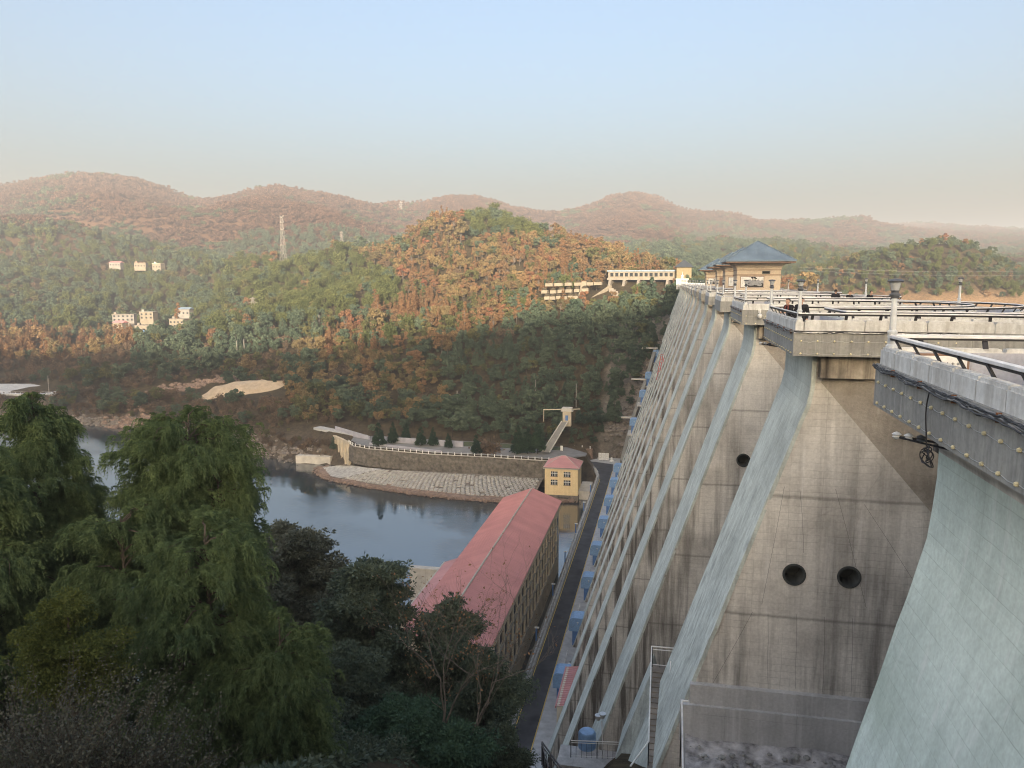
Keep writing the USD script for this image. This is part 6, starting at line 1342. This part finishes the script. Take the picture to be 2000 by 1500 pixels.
limb_tree('weeping_cypress', 'weeping green conifer with a broad blunt top in front of the river', 368, 822, 38, 3.2, 9.6, 'weep', 3, nl=95, prof=broadtop, tips=((-2.0, .3, 17.6), (1.7, -.4, 18.4)), size=1.0, dens=.95)
limb_tree('weeping_cypress', 'weeping green conifer below and before the blunt-topped one', 400, 1040, 30, 2.9, 12, 'weep', 4, nl=120, prof=blunt, size=.95, tips=((-1.8, .5, 9.0), (1.2, 0, 9.6)))
limb_tree('weeping_cypress', 'smaller weeping green conifer leaning out beside the dark broadleaf trees', 545, 1215, 29, 1.7, 6.5, 'weep', 5, nl=70, prof=blunt, size=.85)
limb_tree('weeping_cypress', 'weeping green conifer low in the middle of the left group', 235, 1010, 34, 3.2, 13, 'weep', 6, nl=90, prof=blunt, size=1.0)
rd = lambda f: math.sin(min(1, f * 1.25 + .12) * math.pi * .62) 
BT = (('dark_broadleaf_tree', 'dark grey-green broadleaf tree nearest the open water', 560, 1040, 58, 4.6, 11, 'broad2', 21, 62), ('dark_broadleaf_tree', 'dark broadleaf tree with pale top leaves in front of the tailrace wall', 725, 1105, 54, 3.5, 11, 'broad', 22, 66),
      ('dark_broadleaf_tree', 'dark broadleaf tree half covering the lower end of the red roof', 868, 1180, 55, 3.3, 12, 'broad', 23, 56), ('dark_broadleaf_tree', 'dark broadleaf tree in the shade right of the weeping conifers', 650, 1290, 46, 3.9, 9, 'broad', 24, 60),
      ('dark_broadleaf_tree', 'blue-green broadleaf tree at the bottom centre', 790, 1385, 42, 3.6, 8, 'broad3', 25, 60), ('dark_broadleaf_tree', 'dark broadleaf tree between the bare tree and the road', 945, 1275, 50, 2.9, 10, 'broad', 26, 50),
      ('dark_broadleaf_tree', 'dark broadleaf tree at the bottom next to the road', 985, 1420, 46, 1.7, 8, 'broad', 27, 40), ('dark_broadleaf_tree', 'black-green broadleaf tree at the bottom edge left of centre', 560, 1400, 40, 3.2, 8, 'broad', 28, 50), ('dark_broadleaf_tree', 'black-green broadleaf tree low at the bottom edge', 700, 1470, 36, 3.4, 8, 'broad', 29, 50),
      ('dark_broadleaf_tree', 'dark broadleaf tree low at the bottom edge before the bare tree', 880, 1440, 40, 3.0, 8, 'broad3', 30, 50))
for nm, lab, px_, py_, D_, w, hc, lm, sd_, nl in BT:
    limb_tree(nm, lab, px_, py_, D_, w, hc, 'broad' if D_ < 53 else 'big', sd_, nl=nl, prof=rd, leafm=M[lm], dens=1.5, size=1.15)
limb_tree('yellow_green_tree', 'yellow-green leafy tree low at the left between the conifers', 130, 1175, 25, 1.5, 3.4, 'broad', 31, nl=46, prof=rd, leafm=M['yellowgreen'], dens=1.6, size=.62)
def twig_tree(name, label, base, top, spread, seed, depth=5, leafm=None, nleaf=0, r0=.13, cat='tree', bark='bark_pale', forks=None):
    r = np.random.default_rng(seed); mb = MB(); ends = []
    def grow(p, d, L_, rad, k):
        n = 5; q_ = [p]; dd = d.copy()
        for i in range(n): dd = dd + r.normal(size=3) * .16 + np.array([0, 0, .05]); dd /= np.linalg.norm(dd); q_.append(q_[-1] + dd * L_ / n)
        mb.tube(q_, np.linspace(rad, rad * .62, n + 1), 6 if k < 2 else 4)
        if k >= depth: ends.append(q_[-1]); return
        for j in range(2 if k else 3):
            dn = dd + r.normal(size=3) * spread; dn /= np.linalg.norm(dn); grow(q_[-1], dn, L_ * r.uniform(.6, .85), rad * .6, k + 1)
        if r.random() < .7 and k > 0: dn = dd + r.normal(size=3) * spread * 1.3; dn /= np.linalg.norm(dn); grow(q_[2], dn, L_ * .6, rad * .42, k + 1)
    h_ = np.linalg.norm(top - base); d0 = (top - base) / h_
    t = thing(name, label, cat, (0, 0, 0)); grow(np.array(base, float), d0, h_ * .33, r0, 0)
    part(t, 'branches', mb, M[bark])
    if nleaf:
        E_ = np.array(ends); idx = r.integers(0, len(E_), nleaf); P = E_[idx] + r.normal(size=(nleaf, 3)) * .16
        part(t, 'leaves', cards(r, P, .075), leafm or M['deadleaf'])
    return t
b = at(868, 1440, 41); twig_tree('bare_tree', 'tall bare grey tree with a few withered leaves before the red roof', R(*(b - [0, 0, 4])), R(*at(862, 1150, 42)), .30, 52, 6, nleaf=420, r0=.10)
b = at(888, 1440, 41.5); twig_tree('bare_tree', 'second bare grey tree leaning right in front of the road', R(*(b - [0, 0, 4])), R(*at(935, 1130, 42)), .32, 57, 6, nleaf=160, r0=.085)
b = at(478, 1085, 44); twig_tree('bare_twig_tree', 'bare pale twigs standing out against the water beside the blunt-topped conifer', R(*(b - [0, 0, 4])), R(*at(505, 1000, 44)), .5, 54, 4, r0=.05)
# grey feathery bush in the lower left corner
for i, (px_, py_, D_, h_) in enumerate(((60, 1490, 19, 3.4), (170, 1500, 18, 3.2), (270, 1520, 19, 2.4))):
    r = np.random.default_rng(70 + i); p0 = at(px_, py_ + 60, D_); mb = MB(); P = []
    for j in range(150):
        an = r.uniform(0, 6.28); el_ = r.uniform(.35, 1.4); d = np.array([math.cos(an) * math.cos(el_), math.sin(an) * math.cos(el_), math.sin(el_)]); L_ = h_ * r.uniform(.5, 1.05); u = np.linspace(0, 1, 5)[:, None]
        q_ = r.normal(size=3) * [.5, .5, .2] + d * L_ * u + np.array([.25, 0, 0]) * u ** 2 + r.normal(size=(5, 3)) * .04; mb.tube(q_, np.linspace(.012, .004, 5), 3)
        for k in range(60): s = r.uniform(.25, 1); P.append([np.interp(s, u[:, 0], q_[:, m_]) for m_ in range(3)] + r.normal(size=3) * .10)
    t = thing('grey_bush', f'grey feathery bush in the lower left corner, {ORD[i]} from the left', 'bush', R(*p0), group='grey feathery bushes in the lower left corner')
    part(t, 'stems', mb, M['bark']); part(t, 'leaves', cards(r, np.array(P), .034), M['greyleaf'])
# dark undergrowth closing the ground between the trunks
r = np.random.default_rng(90); a = r.uniform(-.80, -.06, 9000); d = 20 + 68 * r.random(9000); gx = np.sin(a - .06) * d; gy = np.cos(a - .06) * d; keep = (gx < -9 - .12 * gy) ; gx, gy = gx[keep], gy[keep]; gz = ground(gx, gy)
w_ = instancer('/World/undergrowth', [(g_, M['broad'], False) for g_ in ROS], np.stack([gx, gy, gz + H0 + .3], 1), r.integers(0, 4, len(gx)), r.uniform(0, 6.28, len(gx)), r.uniform(1.0, 2.0, len(gx)))
tag(w_, 'dark undergrowth on the near slope under the foreground trees', 'undergrowth', kind='stuff')
# ---------------------------------------------------------------- people on the crest walkway
def blob(joints, bones, res=.035):
    solids = []
    for a, b in bones:
        (pa, ra), (pb, rb) = joints[a], joints[b]
        solids.append(m3.Manifold.batch_hull([m3.Manifold.sphere(ra, 16).translate(list(map(float, pa))), m3.Manifold.sphere(rb, 16).translate(list(map(float, pb)))]))
    m = m3.Manifold.batch_boolean(solids, m3.OpType.Add).refine_to_length(res); v, f, _ = meshkit.arrays(m); tm = trimesh.Trimesh(v, f, process=True); trimesh.smoothing.filter_taubin(tm, iterations=10); return tm
def person(label, pos, rz, lean=0.0, female=False, scarf=False, arm='down', turn=0.0, hscale=1.0):
    t = thing('person', label, 'person', pos, rz, scale=hscale)
    ln = lambda z: lean * max(0, z - .9)                         # upper body leans forward (towards -y)
    J = {}
    def j(n, x, y, z, r_): J[n] = ((x, y - ln(z), z), r_)
    sw = .17 if female else .20
    j('pel', 0, 0, .96, .155); j('waist', 0, .0, 1.12, .145); j('chest', 0, .0, 1.32, .165); j('neck0', 0, .0, 1.46, .065); j('neck1', 0, -.01, 1.54, .058)
    for s, c in ((-1, 'l'), (1, 'r')):
        j('sh' + c, s * sw, 0, 1.42, .075); j('hip' + c, s * .09, 0, .92, .11); j('kn' + c, s * .10, -.02, .50, .068); j('an' + c, s * .10, .02, .10, .045); j('toe' + c, s * .12, -.15, .05, .04)
        if arm == 'rail': j('el' + c, s * (sw + .06), -.16, 1.16, .052); j('wr' + c, s * (sw - .03), -.38, 1.16, .036)
        else: j('el' + c, s * (sw + .08), .02, 1.14, .052); j('wr' + c, s * (sw + .06), -.10, .90, .036)
    body = blob(J, [('pel', 'waist'), ('waist', 'chest'), ('chest', 'neck0'), ('neck0', 'neck1'), ('chest', 'shl'), ('chest', 'shr'), ('shl', 'ell'), ('ell', 'wrl'), ('shr', 'elr'), ('elr', 'wrr'), ('pel', 'hipl'), ('hipl', 'knl'), ('knl', 'anl'), ('anl', 'toel'), ('pel', 'hipr'), ('hipr', 'knr'), ('knr', 'anr'), ('anr', 'toer')])
    hy = -ln(1.65) - .02
    # head with face, joined to the same figure, and five-fingered hands
    HJ = {'sk': ((0, .015, 1.70), .098), 'jaw': ((0, -.04, 1.60), .062), 'nose': ((0, -.105, 1.655), .016), 'brow': ((0, -.07, 1.70), .05), 'chin': ((0, -.065, 1.57), .03), 'nk': ((0, 0, 1.52), .055), 'el': ((-.098, .01, 1.66), .02), 'er': ((.098, .01, 1.66), .02), 'elb': ((-.096, .015, 1.63), .014), 'erb': ((.096, .015, 1.63), .014)}
    HJ = {k: ((p[0], p[1] + hy, p[2]), r_) for k, (p, r_) in HJ.items()}
    head = blob(HJ, [('sk', 'jaw'), ('jaw', 'chin'), ('brow', 'sk'), ('nose', 'brow'), ('jaw', 'nk'), ('el', 'elb'), ('er', 'erb'), ('el', 'sk'), ('er', 'sk')], .015)
    hands = []
    for c, s in (('l', -1), ('r', 1)):
        w = np.array(J['wr' + c][0]); e = np.array(J['el' + c][0]); d = (w - e) / np.linalg.norm(w - e); side = np.cross(d, [0, 0, 1.0]); side /= np.linalg.norm(side) + 1e-9; dn = np.cross(side, d); 
        if dn[2] > 0: dn = -dn
        hj = {'w': (w, .03), 'p': (w + d * .075, .034)}; bn = [('w', 'p')]
        for q_, (off_, l1) in enumerate(((-.033, .06), (-.011, .072), (.011, .068), (.033, .052))):
            r0_ = w + d * .085 + side * off_; k1 = r0_ + d * l1 * .6 + dn * .012; k2 = k1 + d * l1 * .35 + dn * .03
            hj[f'a{q_}'] = (r0_, .0105); hj[f'b{q_}'] = (k1, .0095); hj[f'c{q_}'] = (k2, .0085); bn += [('p', f'a{q_}'), (f'a{q_}', f'b{q_}'), (f'b{q_}', f'c{q_}')]
        t0 = w + d * .03 - side * s * .035; hj['t0'] = (t0, .013); hj['t1'] = (t0 + d * .04 - side * s * .025 + dn * .01, .011); hj['t2'] = (t0 + d * .065 - side * s * .02 + dn * .03, .009); bn += [('p', 't0'), ('t0', 't1'), ('t1', 't2')]
        hands.append(blob(hj, bn, .012))
    full = trimesh.util.concatenate([body, head, *hands]); part(t, 'body', (full.vertices, full.faces), M['skin'], smooth=True)
    # face features
    fe = MB()
    for s in (-1, 1): fe.tm(trimesh.creation.icosphere(1, .0135), (s * .035, hy - .098, 1.678))
    part(t, 'eyes', fe, M['hair']); part(t, 'mouth', MB().box(-.026, .026, hy - .100, hy - .088, 1.603, 1.611), M['scarf'])
    # hair: cap over the skull, long or short
    sk = trimesh.creation.icosphere(3, .112); v = sk.vertices * [1, 1.05, 1.05]; keep = ~((v[:, 1] < -.045) & (v[:, 2] < .045)) & (v[:, 2] > (-.10 if female else -.045)); fm = keep[sk.faces].all(1)
    part(t, 'hair', (v + [0, hy + .018, 1.70], sk.faces[fm]), M['hair'], smooth=True)
    # coat: inflated torso and sleeves, hem below the hips; trousers and shoes
    CJ = {k: (p, r_ + .022) for k, (p, r_) in J.items()}; CJ['hem'] = ((0, 0, .80), .175); CJ['wrl'] = (CJ['wrl'][0], .052); CJ['wrr'] = (CJ['wrr'][0], .052)
    coat = blob(CJ, [('hem', 'waist'), ('waist', 'chest'), ('chest', 'shl'), ('chest', 'shr'), ('shl', 'ell'), ('ell', 'wrl'), ('shr', 'elr'), ('elr', 'wrr'), ('shl', 'shr')])
    # open the sleeves short of the hands
    part(t, 'coat', (coat.vertices, coat.faces), M['cloth_black'], smooth=True)
    TJ = {k: (p, r_ + .016) for k, (p, r_) in J.items()}; leg = blob(TJ, [('hipl', 'knl'), ('knl', 'anl'), ('hipr', 'knr'), ('knr', 'anr')]); part(t, 'trousers', (leg.vertices, leg.faces), M['cloth_dark'], smooth=True)
    shoe = blob({'a': (J['anl'][0], .055), 'b': (J['toel'][0], .05), 'c': (J['anr'][0], .055), 'd': (J['toer'][0], .05)}, [('a', 'b'), ('c', 'd')]); part(t, 'shoes', (shoe.vertices, shoe.faces), M['hair'], smooth=True)
    if scarf:
        s_ = MB()
        for s in (-1, 1): p = np.array([[s * .05, -ln(1.5) - .07, 1.50], [s * .085, -ln(1.42) - .15, 1.40], [s * .09, -ln(1.28) - .20, 1.26], [s * .09, -ln(1.15) - .185, 1.12]]); s_.tube(p, [.035, .035, .035, .03], 6)
        part(t, 'scarf', s_, M['scarf'], smooth=True)
    return t
f0 = FLZ + .006
person('woman in a black coat with a red patterned scarf leaning on the walkway rail', R(5.25, 35.1, f0), math.radians(-50), .28, True, True, 'rail', hscale=.93)
person('man in a black open coat standing behind the lamp post beside the woman', R(5.62, 34.7, f0), math.radians(-20), .08, False, False, 'down', hscale=.95)
person('person in dark clothes looking away at the far walkway rail, left of three', R(11.55, 63.0 - 5.2, f0), math.radians(150), .12, False, False, 'rail')
person('person in a dark jacket at the far walkway rail, middle of three', R(12.55, 58.3, f0), math.radians(30), .15, False, False, 'rail', hscale=.95)
person('person in a dark jacket bending over the far walkway rail, right of three', R(13.9, 59.0, f0), math.radians(40), .5, False, False, 'rail', hscale=.95)
# ---------------------------------------------------------------- haze over the valley
hz_m = mat('valley_haze', {'v': ('principled_volume', {'color': (0.86, 0.90, 0.96), 'density': HAZE, 'anisotropy': 0.25})}, [], volume='v.volume') if HAZE else None
if hz_m:
    zt = float(V[:, 2].max()) + 40
    obj('haze', MB().box(GX[0] - 40, GX[-1] + 40, GY[0] - 40, GY[-1] + 40, float(V[:, 2].min()) - 1, max(zt, H0 + 60)), hz_m, kind='stuff')
